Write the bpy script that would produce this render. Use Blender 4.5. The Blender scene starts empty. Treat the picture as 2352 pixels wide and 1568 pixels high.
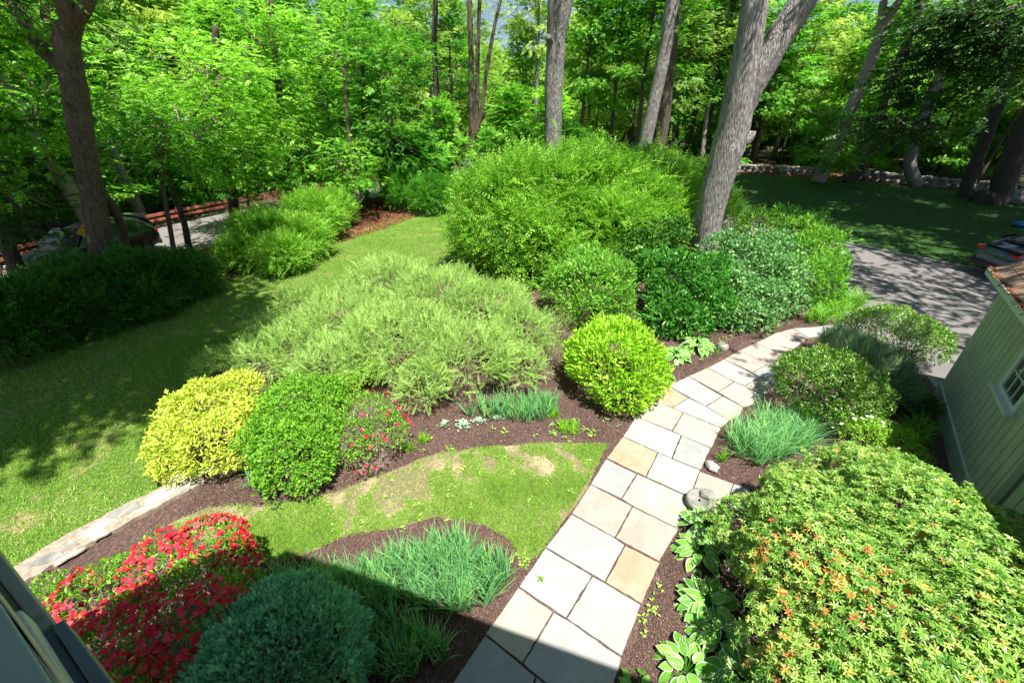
import bpy, math, random
import numpy as np
from mathutils import Vector, Matrix

# ------------------------------------------------------------------ camera, sky, sun
scn = bpy.context.scene
COL = scn.collection
CAM_H, TILT, FPX = 5.5, math.radians(29.7), 930.0      # FPX: focal length in pixels of a 2352 px wide picture
cam = bpy.data.cameras.new('camera')
cam.sensor_width = 36.0
cam.lens = FPX / 2352 * 36
cam.clip_start, cam.clip_end = 0.02, 2000
camo = bpy.data.objects.new('camera', cam)
camo.location = (0, 0, CAM_H)
camo.rotation_euler = (math.radians(90) - TILT, 0, 0)
COL.objects.link(camo)
scn.camera = camo

SUN_AZ, SUN_EL = math.radians(155), math.radians(68)
w = bpy.data.worlds.new('World')
scn.world = w
w.use_nodes = True
nt = w.node_tree
bg = nt.nodes['Background']
sky = nt.nodes.new('ShaderNodeTexSky')
sky.sky_type = 'NISHITA'
sky.sun_disc = False
sky.sun_elevation, sky.sun_rotation = SUN_EL, SUN_AZ
nt.links.new(sky.outputs[0], bg.inputs[0])
bg.inputs[1].default_value = 0.06
sl = bpy.data.lights.new('sun', 'SUN')
sl.energy, sl.angle, sl.color = 5.0, math.radians(0.5), (1.0, 0.96, 0.88)
so = bpy.data.objects.new('sun', sl)
sd = Vector((math.sin(SUN_AZ) * math.cos(SUN_EL), math.cos(SUN_AZ) * math.cos(SUN_EL), math.sin(SUN_EL)))
so.rotation_euler = sd.to_track_quat('Z', 'Y').to_euler()
so.location = (10, -10, 30)
COL.objects.link(so)
scn.view_settings.view_transform = 'Standard'
scn.view_settings.look = 'None'
scn.view_settings.exposure = 1.05
cy = scn.cycles
cy.max_bounces, cy.diffuse_bounces, cy.glossy_bounces = 5, 3, 2
cy.transmission_bounces, cy.transparent_max_bounces = 4, 4
cy.caustics_reflective = cy.caustics_refractive = False

cT, sT = math.cos(TILT), math.sin(TILT)


def ray(x, y):
    r, u = x - 1176.0, 784.0 - y
    return r, FPX * cT + u * sT, u * cT - FPX * sT


def G(x, y, z=0.0):
    """Survey: the world point at height z that stood at (x, y) in the 2352 px wide picture."""
    r, f, u = ray(x, y)
    k = (z - CAM_H) / u
    return Vector((r * k, f * k, z))


def K(x, y, z=0.0):
    return (z - CAM_H) / ray(x, y)[2]


def S(x, y, z=0.0):      # the same for pixels of the 3072 px wide original
    return G(x / 1.306122, y / 1.306122, z)


R = np.random.default_rng(11)


def unit(a):
    a = np.asarray(a, float)
    return a / np.maximum(np.linalg.norm(a, axis=-1, keepdims=True), 1e-9)


_ph = np.random.default_rng(5)
_W = [(_ph.normal(size=(3, 7)), _ph.uniform(0, 6.28, 7)) for _ in range(4)]


def noise(P, f=1.0, k=0):
    A, p = _W[k]
    return (np.sin((np.asarray(P) * f) @ A * 1.3 + p).sum(-1)) / 3.2


# ------------------------------------------------------------------ object helpers
def tag(o, label=None, cat=None, group=None, kind=None):
    for k, v in (('label', label), ('category', cat), ('group', group), ('kind', kind)):
        if v:
            o[k] = v
    return o


def thing(name, loc, label, cat, group=None, rz=0):
    o = bpy.data.objects.new(name, None)
    o.empty_display_size = 0.2
    o.location = loc
    o.rotation_euler = (0, 0, rz)
    COL.objects.link(o)
    return tag(o, label, cat, group)


def add(name, me, mat=None, parent=None, world=True):
    o = bpy.data.objects.new(name, me)
    if mat is not None and not me.materials:
        me.materials.append(mat)
    COL.objects.link(o)
    if parent is not None:
        o.parent = parent
        if world:
            o.matrix_parent_inverse = Matrix.LocRotScale(parent.location, parent.rotation_euler, parent.scale).inverted()
    return o


def raw(name, V, L, T, smooth=False, **attrs):
    """mesh from flat numpy arrays: V verts, L loop vertex indices, T face sizes"""
    me = bpy.data.meshes.new(name)
    V = np.ascontiguousarray(V, np.float32)
    L = np.ascontiguousarray(L, np.int32)
    T = np.ascontiguousarray(T, np.int32)
    me.vertices.add(len(V))
    me.vertices.foreach_set('co', V.ravel())
    me.loops.add(len(L))
    me.loops.foreach_set('vertex_index', L)
    me.polygons.add(len(T))
    st = np.concatenate([[0], np.cumsum(T)[:-1]]).astype(np.int32)
    me.polygons.foreach_set('loop_start', st)
    me.update(calc_edges=True)
    me.polygons.foreach_set('use_smooth', np.full(len(T), smooth, bool))
    for k, a in attrs.items():
        at = me.attributes.new(k, 'FLOAT', 'POINT')
        at.data.foreach_set('value', np.ascontiguousarray(a, np.float32))
    me.update()
    return me


class MB:
    """collects shapes into one mesh"""

    def __init__(s):
        s.v, s.f = [], []

    def poly(s, vs, fs):
        n = len(s.v)
        s.v += [tuple(p) for p in vs]
        s.f += [tuple(i + n for i in f) for f in fs]
        return s

    def prism(s, pts, z0, z1, inset=0.0):
        n = len(pts)
        a = [(p[0], p[1], z0) for p in pts]
        if inset:
            cx = sum(p[0] for p in pts) / n
            cy_ = sum(p[1] for p in pts) / n
            m = []
            t = []
            for p in pts:
                d = Vector((cx - p[0], cy_ - p[1])).normalized() * inset
                m.append((p[0], p[1], z1 - inset * .7))
                t.append((p[0] + d.x, p[1] + d.y, z1))
            vs = a + m + t
            fs = [tuple(range(2 * n, 3 * n))]
            for k in (0, n):
                fs += [(k + i, k + (i + 1) % n, k + n + (i + 1) % n, k + n + i) for i in range(n)]
        else:
            vs = a + [(p[0], p[1], z1) for p in pts]
            fs = [tuple(range(n, 2 * n)), tuple(range(n - 1, -1, -1))]
            fs += [(i, (i + 1) % n, n + (i + 1) % n, n + i) for i in range(n)]
        return s.poly(vs, fs)

    def box(s, o, ax, ay, az, x0, x1, y0, y1, z0, z1):
        o, ax, ay, az = map(Vector, (o, ax, ay, az))
        vs = [o + ax * x + ay * y + az * z for z in (z0, z1) for y in (y0, y1) for x in (x0, x1)]
        return s.poly(vs, [(0, 2, 3, 1), (4, 5, 7, 6), (0, 1, 5, 4), (1, 3, 7, 5), (3, 2, 6, 7), (2, 0, 4, 6)])

    def tube(s, pts, rad, n=6, cap=True, wob=0.0, rs=None):
        pts = [Vector(p) for p in pts]
        rs = rs or random
        base = len(s.v)
        prev = None
        for i, p in enumerate(pts):
            d = (pts[min(i + 1, len(pts) - 1)] - pts[max(i - 1, 0)]).normalized()
            if prev is None:
                u = d.orthogonal().normalized()
            else:
                u = (prev - d * prev.dot(d)).normalized()
            prev = u
            v = d.cross(u)
            r = rad[i] if hasattr(rad, '__len__') else rad
            for k in range(n):
                a = 6.28318 * k / n
                q = r * (1 + (rs.uniform(-wob, wob) if wob else 0))
                s.v.append(tuple(p + (u * math.cos(a) + v * math.sin(a)) * q))
        for i in range(len(pts) - 1):
            for k in range(n):
                a, b = base + i * n + k, base + i * n + (k + 1) % n
                s.f.append((a, b, b + n, a + n))
        if cap:
            s.f.append(tuple(base + (len(pts) - 1) * n + k for k in range(n)))
            s.f.append(tuple(base + n - 1 - k for k in range(n)))
        return s

    def lathe(s, o, prof, n=24, axis=(0, 0, 1)):
        o = Vector(o)
        q = Vector((0, 0, 1)).rotation_difference(Vector(axis).normalized())
        base = len(s.v)
        for r, z in prof:
            for k in range(n):
                a = 6.28318 * k / n
                s.v.append(tuple(o + q @ Vector((r * math.cos(a), r * math.sin(a), z))))
        for i in range(len(prof) - 1):
            for k in range(n):
                a, b = base + i * n + k, base + i * n + (k + 1) % n
                s.f.append((a, b, b + n, a + n))
        return s

    def mesh(s, name='mesh', smooth=False):
        me = bpy.data.meshes.new(name)
        me.from_pydata(s.v, [], s.f)
        if smooth:
            for p in me.polygons:
                p.use_smooth = True
        me.update()
        return me

    def build(s, name, mat, parent=None, smooth=False, world=True, bevel=0):
        o = add(name, s.mesh(name, smooth), mat, parent, world)
        if bevel:
            m = o.modifiers.new('b', 'BEVEL')
            m.width, m.segments, m.limit_method = bevel, 2, 'ANGLE'
        return o


# ------------------------------------------------------------------ materials
def mat(name, build):
    m = bpy.data.materials.new(name)
    m.use_nodes = True
    t = m.node_tree
    p = t.nodes['Principled BSDF']
    build(t, p)
    return m


def nd(t, typ, **kw):
    n = t.nodes.new('ShaderNode' + typ)
    for k, v in kw.items():
        if k.startswith('i_'):
            key = k[2:].replace('_', ' ')
            n.inputs[key if key in n.inputs else key.title()].default_value = v
        else:
            setattr(n, k, v)
    return n


def ramp(t, fac, stops, interp='LINEAR'):
    r = t.nodes.new('ShaderNodeValToRGB')
    r.color_ramp.interpolation = interp
    e = r.color_ramp.elements
    while len(e) < len(stops):
        e.new(0.5)
    for el, (p, c) in zip(e, stops):
        el.position = p
        el.color = (*c, 1) if len(c) == 3 else c
    t.links.new(fac, r.inputs[0])
    return r.outputs[0]


def tex(t, kind='Noise', scale=5, coord='Object', sc=(1, 1, 1), **kw):
    tc = nd(t, 'TexCoord')
    mp = nd(t, 'Mapping')
    mp.inputs['Scale'].default_value = sc
    t.links.new(tc.outputs[coord], mp.inputs[0])
    n = nd(t, 'Tex' + kind)
    n.inputs['Scale'].default_value = scale
    for k, v in kw.items():
        n.inputs[k].default_value = v
    t.links.new(mp.outputs[0], n.inputs['Vector'])
    return n


def mixc(t, fac, a, b, typ='MIX'):
    m = nd(t, 'Mix', data_type='RGBA', blend_type=typ)
    for sck, v in ((m.inputs[0], fac), (m.inputs[6], a), (m.inputs[7], b)):
        if isinstance(v, (int, float)):
            sck.default_value = v
        elif isinstance(v, tuple):
            sck.default_value = (*v, 1)
        else:
            t.links.new(v, sck)
    return m.outputs[2]


def bump(t, p, h, strength=.4, dist=.02):
    b = nd(t, 'Bump')
    b.inputs['Strength'].default_value = strength
    b.inputs['Distance'].default_value = dist
    t.links.new(h, b.inputs['Height'])
    t.links.new(b.outputs[0], p.inputs['Normal'])


def simple(name, col, rough=.6, metal=0, var=.12, scale=8, bmp=0.0, spec=.5):
    def f(t, p):
        n = tex(t, scale=scale, Detail=5.0)
        a = tuple(c * (1 - var) for c in col)
        b = tuple(min(1, c * (1 + var)) for c in col)
        t.links.new(ramp(t, n.outputs[0], [(.3, a), (.7, b)]), p.inputs['Base Color'])
        p.inputs['Roughness'].default_value = rough
        p.inputs['Metallic'].default_value = metal
        p.inputs['Specular IOR Level'].default_value = spec
        if bmp:
            bump(t, p, n.outputs[0], bmp)
    return mat(name, f)


def foliage(name, stops, trans=.4, rough=.45, rim=None, hue=.0, spec=.35, tb=1.35, big=0.0, gain=1.22):
    """leaf material: per-leaf tint picks the leaf's own colour"""
    stops = [(q, tuple(min(.85, v * gain) for v in c)) for q, c in stops]
    def f(t, p):
        at = nd(t, 'Attribute', attribute_name='tint')
        fac = at.outputs['Fac']
        if big:
            n = tex(t, scale=big, Detail=2.0)
            mm = nd(t, 'Math', operation='MULTIPLY_ADD')
            t.links.new(n.outputs[0], mm.inputs[0])
            mm.inputs[1].default_value = .5
            t.links.new(fac, mm.inputs[2])
            m2 = nd(t, 'Math', operation='ADD')
            t.links.new(mm.outputs[0], m2.inputs[0])
            m2.inputs[1].default_value = -.25
            fac = m2.outputs[0]
        col = ramp(t, fac, stops)
        if hue:
            oi = nd(t, 'ObjectInfo')
            mr = nd(t, 'MapRange')
            mr.inputs['To Min'].default_value = .5 - hue
            mr.inputs['To Max'].default_value = .5 + hue
            t.links.new(oi.outputs['Random'], mr.inputs['Value'])
            mv = nd(t, 'MapRange')
            mv.inputs['To Min'].default_value = 1.25
            mv.inputs['To Max'].default_value = .75
            t.links.new(oi.outputs['Random'], mv.inputs['Value'])
            hs = nd(t, 'HueSaturation')
            t.links.new(mr.outputs[0], hs.inputs['Hue'])
            t.links.new(mv.outputs[0], hs.inputs['Value'])
            t.links.new(col, hs.inputs['Color'])
            col = hs.outputs[0]
        if rim:
            ar = nd(t, 'Attribute', attribute_name='rim')
            rr = ramp(t, ar.outputs['Fac'], [(.46, (0, 0, 0)), (.54, (1, 1, 1))])
            col = mixc(t, rr, col, rim)
        t.links.new(col, p.inputs['Base Color'])
        p.inputs['Roughness'].default_value = rough
        p.inputs['Specular IOR Level'].default_value = spec
        tr = nd(t, 'BsdfTranslucent')
        br = mixc(t, 1.0, col, (tb, tb, tb * .75), 'MULTIPLY')
        t.links.new(br, tr.inputs['Color'])
        mx = nd(t, 'MixShader')
        mx.inputs[0].default_value = trans
        t.links.new(p.outputs[0], mx.inputs[1])
        t.links.new(tr.outputs[0], mx.inputs[2])
        t.links.new(mx.outputs[0], t.nodes['Material Output'].inputs[0])
    return mat(name, f)


def bark(name, dark, light, scale=9, stretch=.18, strength=1.0, big=None):
    def f(t, p):
        n = tex(t, 'Noise', scale=scale, sc=(1, 1, stretch), Detail=8.0, Roughness=.65, Distortion=.3)
        v = tex(t, 'Voronoi', scale=scale * 1.3, sc=(1, 1, stretch * .8))
        c = ramp(t, n.outputs[0], [(.32, dark), (.5, tuple((a + b) / 2 for a, b in zip(dark, light))), (.66, light)])
        c2 = ramp(t, v.outputs['Distance'], [(.0, (.45, .45, .45)), (.35, (1, 1, 1))])
        c = mixc(t, 1.0, c, c2, 'MULTIPLY')
        g = tex(t, scale=1.3, Detail=3.0)
        lich = ramp(t, g.outputs[0], [(.52, (0, 0, 0)), (.68, (.5, .5, .5))])
        c = mixc(t, lich, c, big or tuple(x * .8 + .03 for x in light))
        t.links.new(c, p.inputs['Base Color'])
        p.inputs['Roughness'].default_value = .9
        ad = nd(t, 'Math', operation='ADD')
        t.links.new(n.outputs[0], ad.inputs[0])
        t.links.new(v.outputs['Distance'], ad.inputs[1])
        bump(t, p, ad.outputs[0], strength, .05)
    return mat(name, f)


GR = lambda a, b, c, d: [(0, a), (.35, b), (.7, c), (1, d)]
M = {}
M['maple'] = foliage('maple_leaf', GR((.02, .09, .006), (.07, .24, .012), (.16, .40, .03), (.3, .56, .09)), .45, hue=.018, big=.5)
M['maple_bright'] = foliage('maple_leaf_bright', GR((.04, .14, .01), (.12, .33, .02), (.24, .5, .05), (.4, .66, .13)), .47, hue=.014, big=.6)
M['yellowish'] = foliage('young_oak_leaf', GR((.14, .25, .03), (.21, .36, .05), (.30, .45, .09), (.4, .5, .14)), .5, hue=.02, big=.4)
M['dark_tree'] = foliage('shaded_leaf', GR((.012, .04, .006), (.02, .07, .01), (.035, .1, .014), (.06, .15, .02)), .3, big=.5)  # shaded side of the foliage is put into the leaf colour
M['juniper'] = foliage('juniper_needles', GR((.13, .22, .05), (.26, .42, .10), (.38, .55, .15), (.5, .62, .24)), .3, .7, big=1.2)
M['gold'] = foliage('gold_leaf', GR((.22, .34, .03), (.4, .5, .05), (.52, .58, .09), (.62, .62, .16)), .3)
M['spirea'] = foliage('spirea_leaf', GR((.07, .2, .015), (.13, .32, .025), (.2, .42, .035), (.3, .52, .06)), .4, big=1)
M['euonymus'] = foliage('euonymus_leaf', GR((.11, .28, .01), (.24, .46, .02), (.36, .58, .04), (.48, .66, .09)), .35, .35)
M['privet'] = foliage('privet_leaf', GR((.06, .19, .02), (.12, .31, .03), (.2, .42, .05), (.33, .52, .12)), .35, .35, big=1)
M['laurel'] = foliage('laurel_leaf', GR((.02, .09, .012), (.04, .17, .02), (.08, .28, .03), (.16, .4, .06)), .35, .3, big=.8)
M['lilac'] = foliage('lilac_leaf', GR((.05, .15, .04), (.1, .25, .07), (.17, .36, .11), (.3, .48, .2)), .35, .4, big=.8)
M['bridal'] = foliage('honeysuckle_leaf', GR((.05, .17, .01), (.14, .34, .025), (.26, .48, .05), (.42, .62, .12)), .4, .5, big=.7)
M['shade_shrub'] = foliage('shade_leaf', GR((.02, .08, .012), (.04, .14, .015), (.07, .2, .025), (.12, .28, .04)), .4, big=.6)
M['boxazalea'] = foliage('azalea_leaf', GR((.04, .13, .01), (.11, .26, .02), (.2, .38, .04), (.5, .55, .36)), .3, .3, big=.8)
M['bluejun'] = foliage('blue_juniper', GR((.1, .19, .09), (.19, .31, .16), (.28, .4, .22), (.4, .5, .3)), .2, .7)
M['pieris'] = foliage('pieris_leaf', [(0, (.07, .2, .03)), (.4, (.2, .36, .06)), (.8, (.42, .55, .15)), (.88, (.46, .46, .1)), (.93, (.55, .3, .08)), (1, (.52, .14, .06))], .32, .28, big=.0)
M['spruce'] = foliage('spruce_fan', GR((.09, .28, .15), (.16, .42, .24), (.26, .56, .34), (.4, .68, .46)), .3, .6)
M['azgreen'] = foliage('azalea_green', GR((.05, .16, .015), (.1, .27, .02), (.2, .4, .03), (.34, .54, .07)), .35, .35)
M['red'] = foliage('red_petal', GR((.4, .006, .012), (.6, .012, .03), (.72, .04, .08), (.8, .12, .18)), .35, .5, tb=1.0)
M['white'] = foliage('white_petal', GR((.7, .72, .66), (.8, .8, .76), (.85, .85, .8), (.9, .9, .88)), .3, .5, tb=1.0)
M['iris'] = foliage('iris_blade', GR((.08, .24, .1), (.14, .34, .15), (.2, .44, .16), (.32, .56, .14)), .35, .4)
M['daylily'] = foliage('daylily_blade', GR((.05, .19, .015), (.1, .3, .02), (.18, .42, .03), (.3, .5, .06)), .35, .4)
M['liriope'] = foliage('liriope_blade', GR((.05, .19, .01), (.12, .32, .015), (.2, .44, .02), (.34, .54, .05)), .3, .35)
M['sedum'] = foliage('sedum_leaf', GR((.2, .33, .22), (.3, .45, .3), (.38, .53, .37), (.46, .6, .44)), .15, .5)
M['hosta'] = foliage('hosta_leaf', GR((.07, .24, .03), (.13, .35, .04), (.2, .45, .07), (.32, .55, .12)), .35, .35, rim=(.78, .82, .62))
M['grass'] = foliage('grass_blade', [(0, (.09, .2, .015)), (.4, (.17, .33, .03)), (.75, (.27, .45, .06)), (.9, (.36, .48, .12)), (1, (.62, .5, .32))], .35, .6)
M['grass_shaded'] = foliage('grass_blade_shaded', GR((.02, .08, .006), (.035, .12, .01), (.06, .18, .015), (.1, .26, .03)), .35, .6)  # darker copy of the grass colour, with the tree shade painted in
M['weed'] = foliage('weed_leaf', GR((.15, .3, .04), (.24, .42, .06), (.32, .5, .09), (.4, .56, .14)), .35, .5)
M['litter'] = foliage('leaf_litter', GR((.09, .03, .015), (.2, .075, .04), (.32, .14, .08), (.42, .24, .14)), .15, .8)
M['chips'] = foliage('wood_chip', [(0, (.05, .028, .022)), (.35, (.11, .065, .052)), (.7, (.2, .135, .11)), (.9, (.36, .27, .22)), (1, (.55, .45, .38))], .0, .85)
M['twig'] = simple('twig', (.22, .17, .14), .9, var=.4, scale=30)
M['twig_grey'] = simple('grey_twig', (.36, .27, .22), .9, var=.35, scale=30)
M['bark_grey'] = bark('bark_grey', (.10, .085, .075), (.5, .46, .43), 26, .13, 1.0)
M['bark_brown'] = bark('bark_brown', (.05, .035, .028), (.22, .16, .12), 22, .13, .9)
M['bark_dark'] = bark('bark_dark', (.03, .024, .02), (.12, .09, .07), 20, .14, .9)
M['bark_pale'] = bark('bark_pale', (.25, .2, .18), (.5, .43, .39), 16, .2, .7)


def _ground(t, p):
    n = tex(t, scale=.6, Detail=8.0, Roughness=.7)
    n2 = tex(t, scale=12, Detail=6.0)
    c = ramp(t, n.outputs[0], [(.35, (.05, .03, .018)), (.5, (.09, .055, .03)), (.6, (.06, .09, .02)), (.75, (.09, .15, .03))])
    c = mixc(t, .5, c, ramp(t, n2.outputs[0], [(.3, (.3, .3, .3)), (.7, (1, 1, 1))]), 'MULTIPLY')
    t.links.new(c, p.inputs['Base Color'])
    p.inputs['Roughness'].default_value = .95
    bump(t, p, n2.outputs[0], .8, .05)


M['ground'] = mat('forest_floor', _ground)


def lawnmat(name, g1, g2, straw, amt):
    def f(t, p):
        n = tex(t, scale=1.1, Detail=9.0, Roughness=.7)
        n2 = tex(t, scale=55, Detail=4.0)
        n3 = tex(t, scale=260, Detail=2.0)
        c = ramp(t, n2.outputs[0], [(.3, g1), (.7, g2)])
        m = ramp(t, n.outputs[0], [(amt, (0, 0, 0)), (amt + .12, (1, 1, 1))])
        c = mixc(t, m, c, straw)
        c = mixc(t, .6, c, ramp(t, n3.outputs[0], [(.3, (.35, .35, .35)), (.6, (1, 1, 1))]), 'MULTIPLY')
        t.links.new(c, p.inputs['Base Color'])
        p.inputs['Roughness'].default_value = .95
        bump(t, p, n2.outputs[0], .6, .03)
    return mat(name, f)


M['lawn'] = lawnmat('lawn_soil', (.07, .13, .012), (.14, .24, .03), (.36, .26, .15), .55)
M['lawn_thin'] = lawnmat('thin_lawn_soil', (.11, .12, .04), (.32, .26, .15), (.5, .38, .26), .5)
M['lawn_shaded'] = lawnmat('far_lawn_shaded', (.02, .075, .006), (.04, .12, .012), (.1, .1, .02), .6)  # lawn beyond the driveway: tree shade is put into this darker colour


def _mulch(t, p):
    v = tex(t, 'Voronoi', scale=75, sc=(1, .45, 1), Randomness=1.0)
    n = tex(t, scale=26, Detail=8.0, Distortion=1.5)
    n3 = tex(t, scale=1.0, Detail=4.0)
    c = ramp(t, v.outputs['Color'], [(.0, (.05, .028, .022)), (.5, (.12, .07, .056)), (.85, (.2, .13, .105)), (1, (.36, .27, .22))])
    c = mixc(t, .7, c, ramp(t, n.outputs[0], [(.35, (.4, .38, .38)), (.65, (1.3, 1.2, 1.2))]), 'MULTIPLY')
    c = mixc(t, .5, c, ramp(t, n3.outputs[0], [(.35, (.6, .58, .58)), (.65, (1.3, 1.3, 1.3))]), 'MULTIPLY')
    t.links.new(c, p.inputs['Base Color'])
    p.inputs['Roughness'].default_value = .9
    bump(t, p, v.outputs['Distance'], .9, .02)


M['mulch'] = mat('mulch', _mulch)


def _asph(t, p):
    n = tex(t, scale=160, Detail=4.0)
    n2 = tex(t, scale=.8, Detail=6.0)
    c = ramp(t, n.outputs[0], [(.35, (.12, .11, .11)), (.7, (.26, .245, .24))])
    c = mixc(t, .6, c, ramp(t, n2.outputs[0], [(.3, (.75, .75, .75)), (.7, (1.15, 1.12, 1.1))]), 'MULTIPLY')
    t.links.new(c, p.inputs['Base Color'])
    p.inputs['Roughness'].default_value = .85
    bump(t, p, n.outputs[0], .5, .01)


M['asphalt'] = mat('asphalt', _asph)


def slabmat(name, base, alt, k):
    def f(t, p):
        n = tex(t, scale=1.6 + .3 * k, Detail=6.0, Roughness=.6, Distortion=.8)
        n2 = tex(t, scale=70, Detail=5.0)
        n3 = tex(t, scale=9, Detail=8.0, Roughness=.7)
        c = ramp(t, n.outputs[0], [(.35, base), (.62, alt)])
        c = mixc(t, .45, c, ramp(t, n2.outputs[0], [(.3, (.82, .82, .82)), (.5, (1, 1, 1)), (.75, (1.08, 1.08, 1.08))]), 'MULTIPLY')
        c = mixc(t, .5, c, ramp(t, n3.outputs[0], [(.28, (.72, .7, .68)), (.5, (1, 1, 1))]), 'MULTIPLY')
        t.links.new(c, p.inputs['Base Color'])
        p.inputs['Roughness'].default_value = .75
        bump(t, p, n3.outputs[0], .25, .01)
    return mat(name, f)


SL = {'blue': slabmat('bluestone', (.30, .31, .30), (.36, .36, .34), 0), 'pale': slabmat('pale_stone', (.35, .345, .315), (.40, .39, .355), 1),
      'pink': slabmat('pink_stone', (.34, .275, .235), (.39, .33, .29), 2), 'tan': slabmat('tan_stone', (.35, .255, .17), (.40, .31, .22), 3),
      'yellow': slabmat('yellow_stone', (.34, .32, .255), (.40, .385, .32), 4), 'grey': slabmat('grey_stone', (.25, .265, .265), (.31, .32, .305), 5)}
M['stone'] = slabmat('field_stone', (.16, .155, .14), (.32, .31, .28), 6)  # kept darker to stand in for tree shade on the far walls
M['lichen'] = slabmat('lichen_stone', (.48, .47, .36), (.62, .62, .48), 3)
M['mortar'] = simple('mortar', (.3, .25, .2), .95, var=.3, scale=14, bmp=.6)
M['siding'] = simple('siding_paint', (.42, .46, .36), .55, var=.12, scale=2.5)
M['siding2'] = simple('skirt_paint', (.34, .37, .3), .6, var=.1, scale=3)
M['trim'] = simple('white_trim', (.55, .6, .58), .5, var=.06, scale=4)
M['trim_grey'] = simple('grey_trim', (.25, .28, .26), .55, var=.08, scale=5)
M['slate_blue'] = simple('slate_paint', (.1, .14, .19), .5, var=.08, scale=5)
M['teal_paint'] = simple('sage_paint', (.32, .42, .4), .5, var=.05, scale=3)
M['strip'] = simple('cream_strip', (.6, .5, .36), .6, var=.15, scale=20)
M['door_teal'] = simple('teal_door_paint', (.05, .16, .13), .4)
M['wall_house'] = simple('house_wall_paint', (.45, .5, .4), .6)
M['rail'] = simple('rusty_rail', (.36, .11, .07), .7, var=.35, scale=6)
M['sign'] = simple('yellow_sign', (.75, .42, .03), .4, var=.05)
M['post'] = simple('steel_post', (.3, .3, .3), .5, .6)
M['tyre'] = simple('tyre', (.02, .02, .02), .8)
M['rimm'] = simple('wheel_rim', (.25, .26, .28), .3, .8)
M['glass'] = mat('car_glass', lambda t, p: (setattr(p.inputs['Base Color'], 'default_value', (.015, .02, .025, 1)), setattr(p.inputs['Roughness'], 'default_value', .04)))
M['winglass'] = mat('window_glass', lambda t, p: (setattr(p.inputs['Base Color'], 'default_value', (.03, .045, .04, 1)), setattr(p.inputs['Roughness'], 'default_value', .03)))


def paint(name, c):
    def f(t, p):
        p.inputs['Base Color'].default_value = (*c, 1)
        p.inputs['Metallic'].default_value = .5
        p.inputs['Roughness'].default_value = .28
        p.inputs['Coat Weight'].default_value = 1.0
    return mat(name, f)


M['car_blue'] = paint('blue_grey_paint', (.07, .09, .16))
M['car_black'] = paint('black_paint', (.03, .035, .045))
M['taillight'] = mat('taillight', lambda t, p: (setattr(p.inputs['Base Color'], 'default_value', (.6, .01, .01, 1)), setattr(p.inputs['Roughness'], 'default_value', .1)))
M['headlight'] = simple('headlight', (.5, .55, .6), .1)
M['black_trim'] = simple('black_trim', (.02, .02, .022), .5)


def _shingle(t, p):
    b = tex(t, 'Brick', scale=3.2, coord='Object')
    b.inputs['Color1'].default_value = (.3, .19, .13, 1)
    b.inputs['Color2'].default_value = (.4, .27, .19, 1)
    b.inputs['Mortar'].default_value = (.08, .05, .04, 1)
    b.inputs['Mortar Size'].default_value = .015
    n = tex(t, scale=40, Detail=5.0)
    c = mixc(t, .6, b.outputs[0], ramp(t, n.outputs[0], [(.3, (.6, .6, .6)), (.7, (1.2, 1.2, 1.2))]), 'MULTIPLY')
    t.links.new(c, p.inputs['Base Color'])
    p.inputs['Roughness'].default_value = .9


M['shingle'] = mat('shingle', _shingle)
M['blue_plastic'] = simple('blue_plastic', (.02, .12, .4), .4)

# ------------------------------------------------------------------ leaf templates: verts (along, across, up), faces, per-vertex rim
DIA = (np.array([(0, 0, 0), (.45, -.5, .08), (1, 0, -.06), (.45, .5, .08)]), [(0, 1, 2), (0, 2, 3)])
LEAF = (np.array([(0, 0, 0), (.35, 0, -.02), (.7, 0, -.03), (1, 0, -.1), (.3, -.42, .07), (.68, -.38, .03), (.3, .42, .07), (.68, .38, .03)]),
        [(0, 4, 1), (1, 4, 5, 2), (2, 5, 3), (0, 1, 6), (1, 2, 7, 6), (2, 3, 7)])
MAP3 = (np.array([(0, 0, 0), (.3, -.55, .0), (.45, -.2, .05), (1, 0, -.08), (.45, .2, .05), (.3, .55, .0)]), [(0, 1, 2), (0, 2, 3), (0, 3, 4), (0, 4, 5)])


def pinnate(n, ang, ll, lw, base=DIA, terminal=True, up=.0, seed=0, arch=0.0):
    """a leafy spray of unit length lying in its own plane"""
    rs = random.Random(seed)
    V, Fc, off = [], [], 0
    bv, bf = base
    slots = []
    for i in range(n):
        t = .15 + .8 * i / n
        for sgn in (-1, 1):
            slots.append((t + rs.uniform(-.03, .03), sgn * (ang + rs.uniform(-.25, .25)), ll * (1 - .35 * t) * rs.uniform(.8, 1.15)))
    if terminal:
        slots.append((.9, rs.uniform(-.1, .1), ll * .8))
    for t, a, l in slots:
        ca, sa = math.cos(a), math.sin(a)
        tw = rs.uniform(-.35, .35)
        for p in bv:
            x, y, z = p[0] * l, p[1] * lw * l / ll, p[2] * l
            y, z = y * math.cos(tw) - z * math.sin(tw), y * math.sin(tw) + z * math.cos(tw)
            V.append((t + x * ca - y * sa, x * sa + y * ca, z + up * x + arch * (t * t)))
        Fc += [tuple(i + off for i in f) for f in bf]
        off += len(bv)
    return np.array(V), Fc


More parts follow.
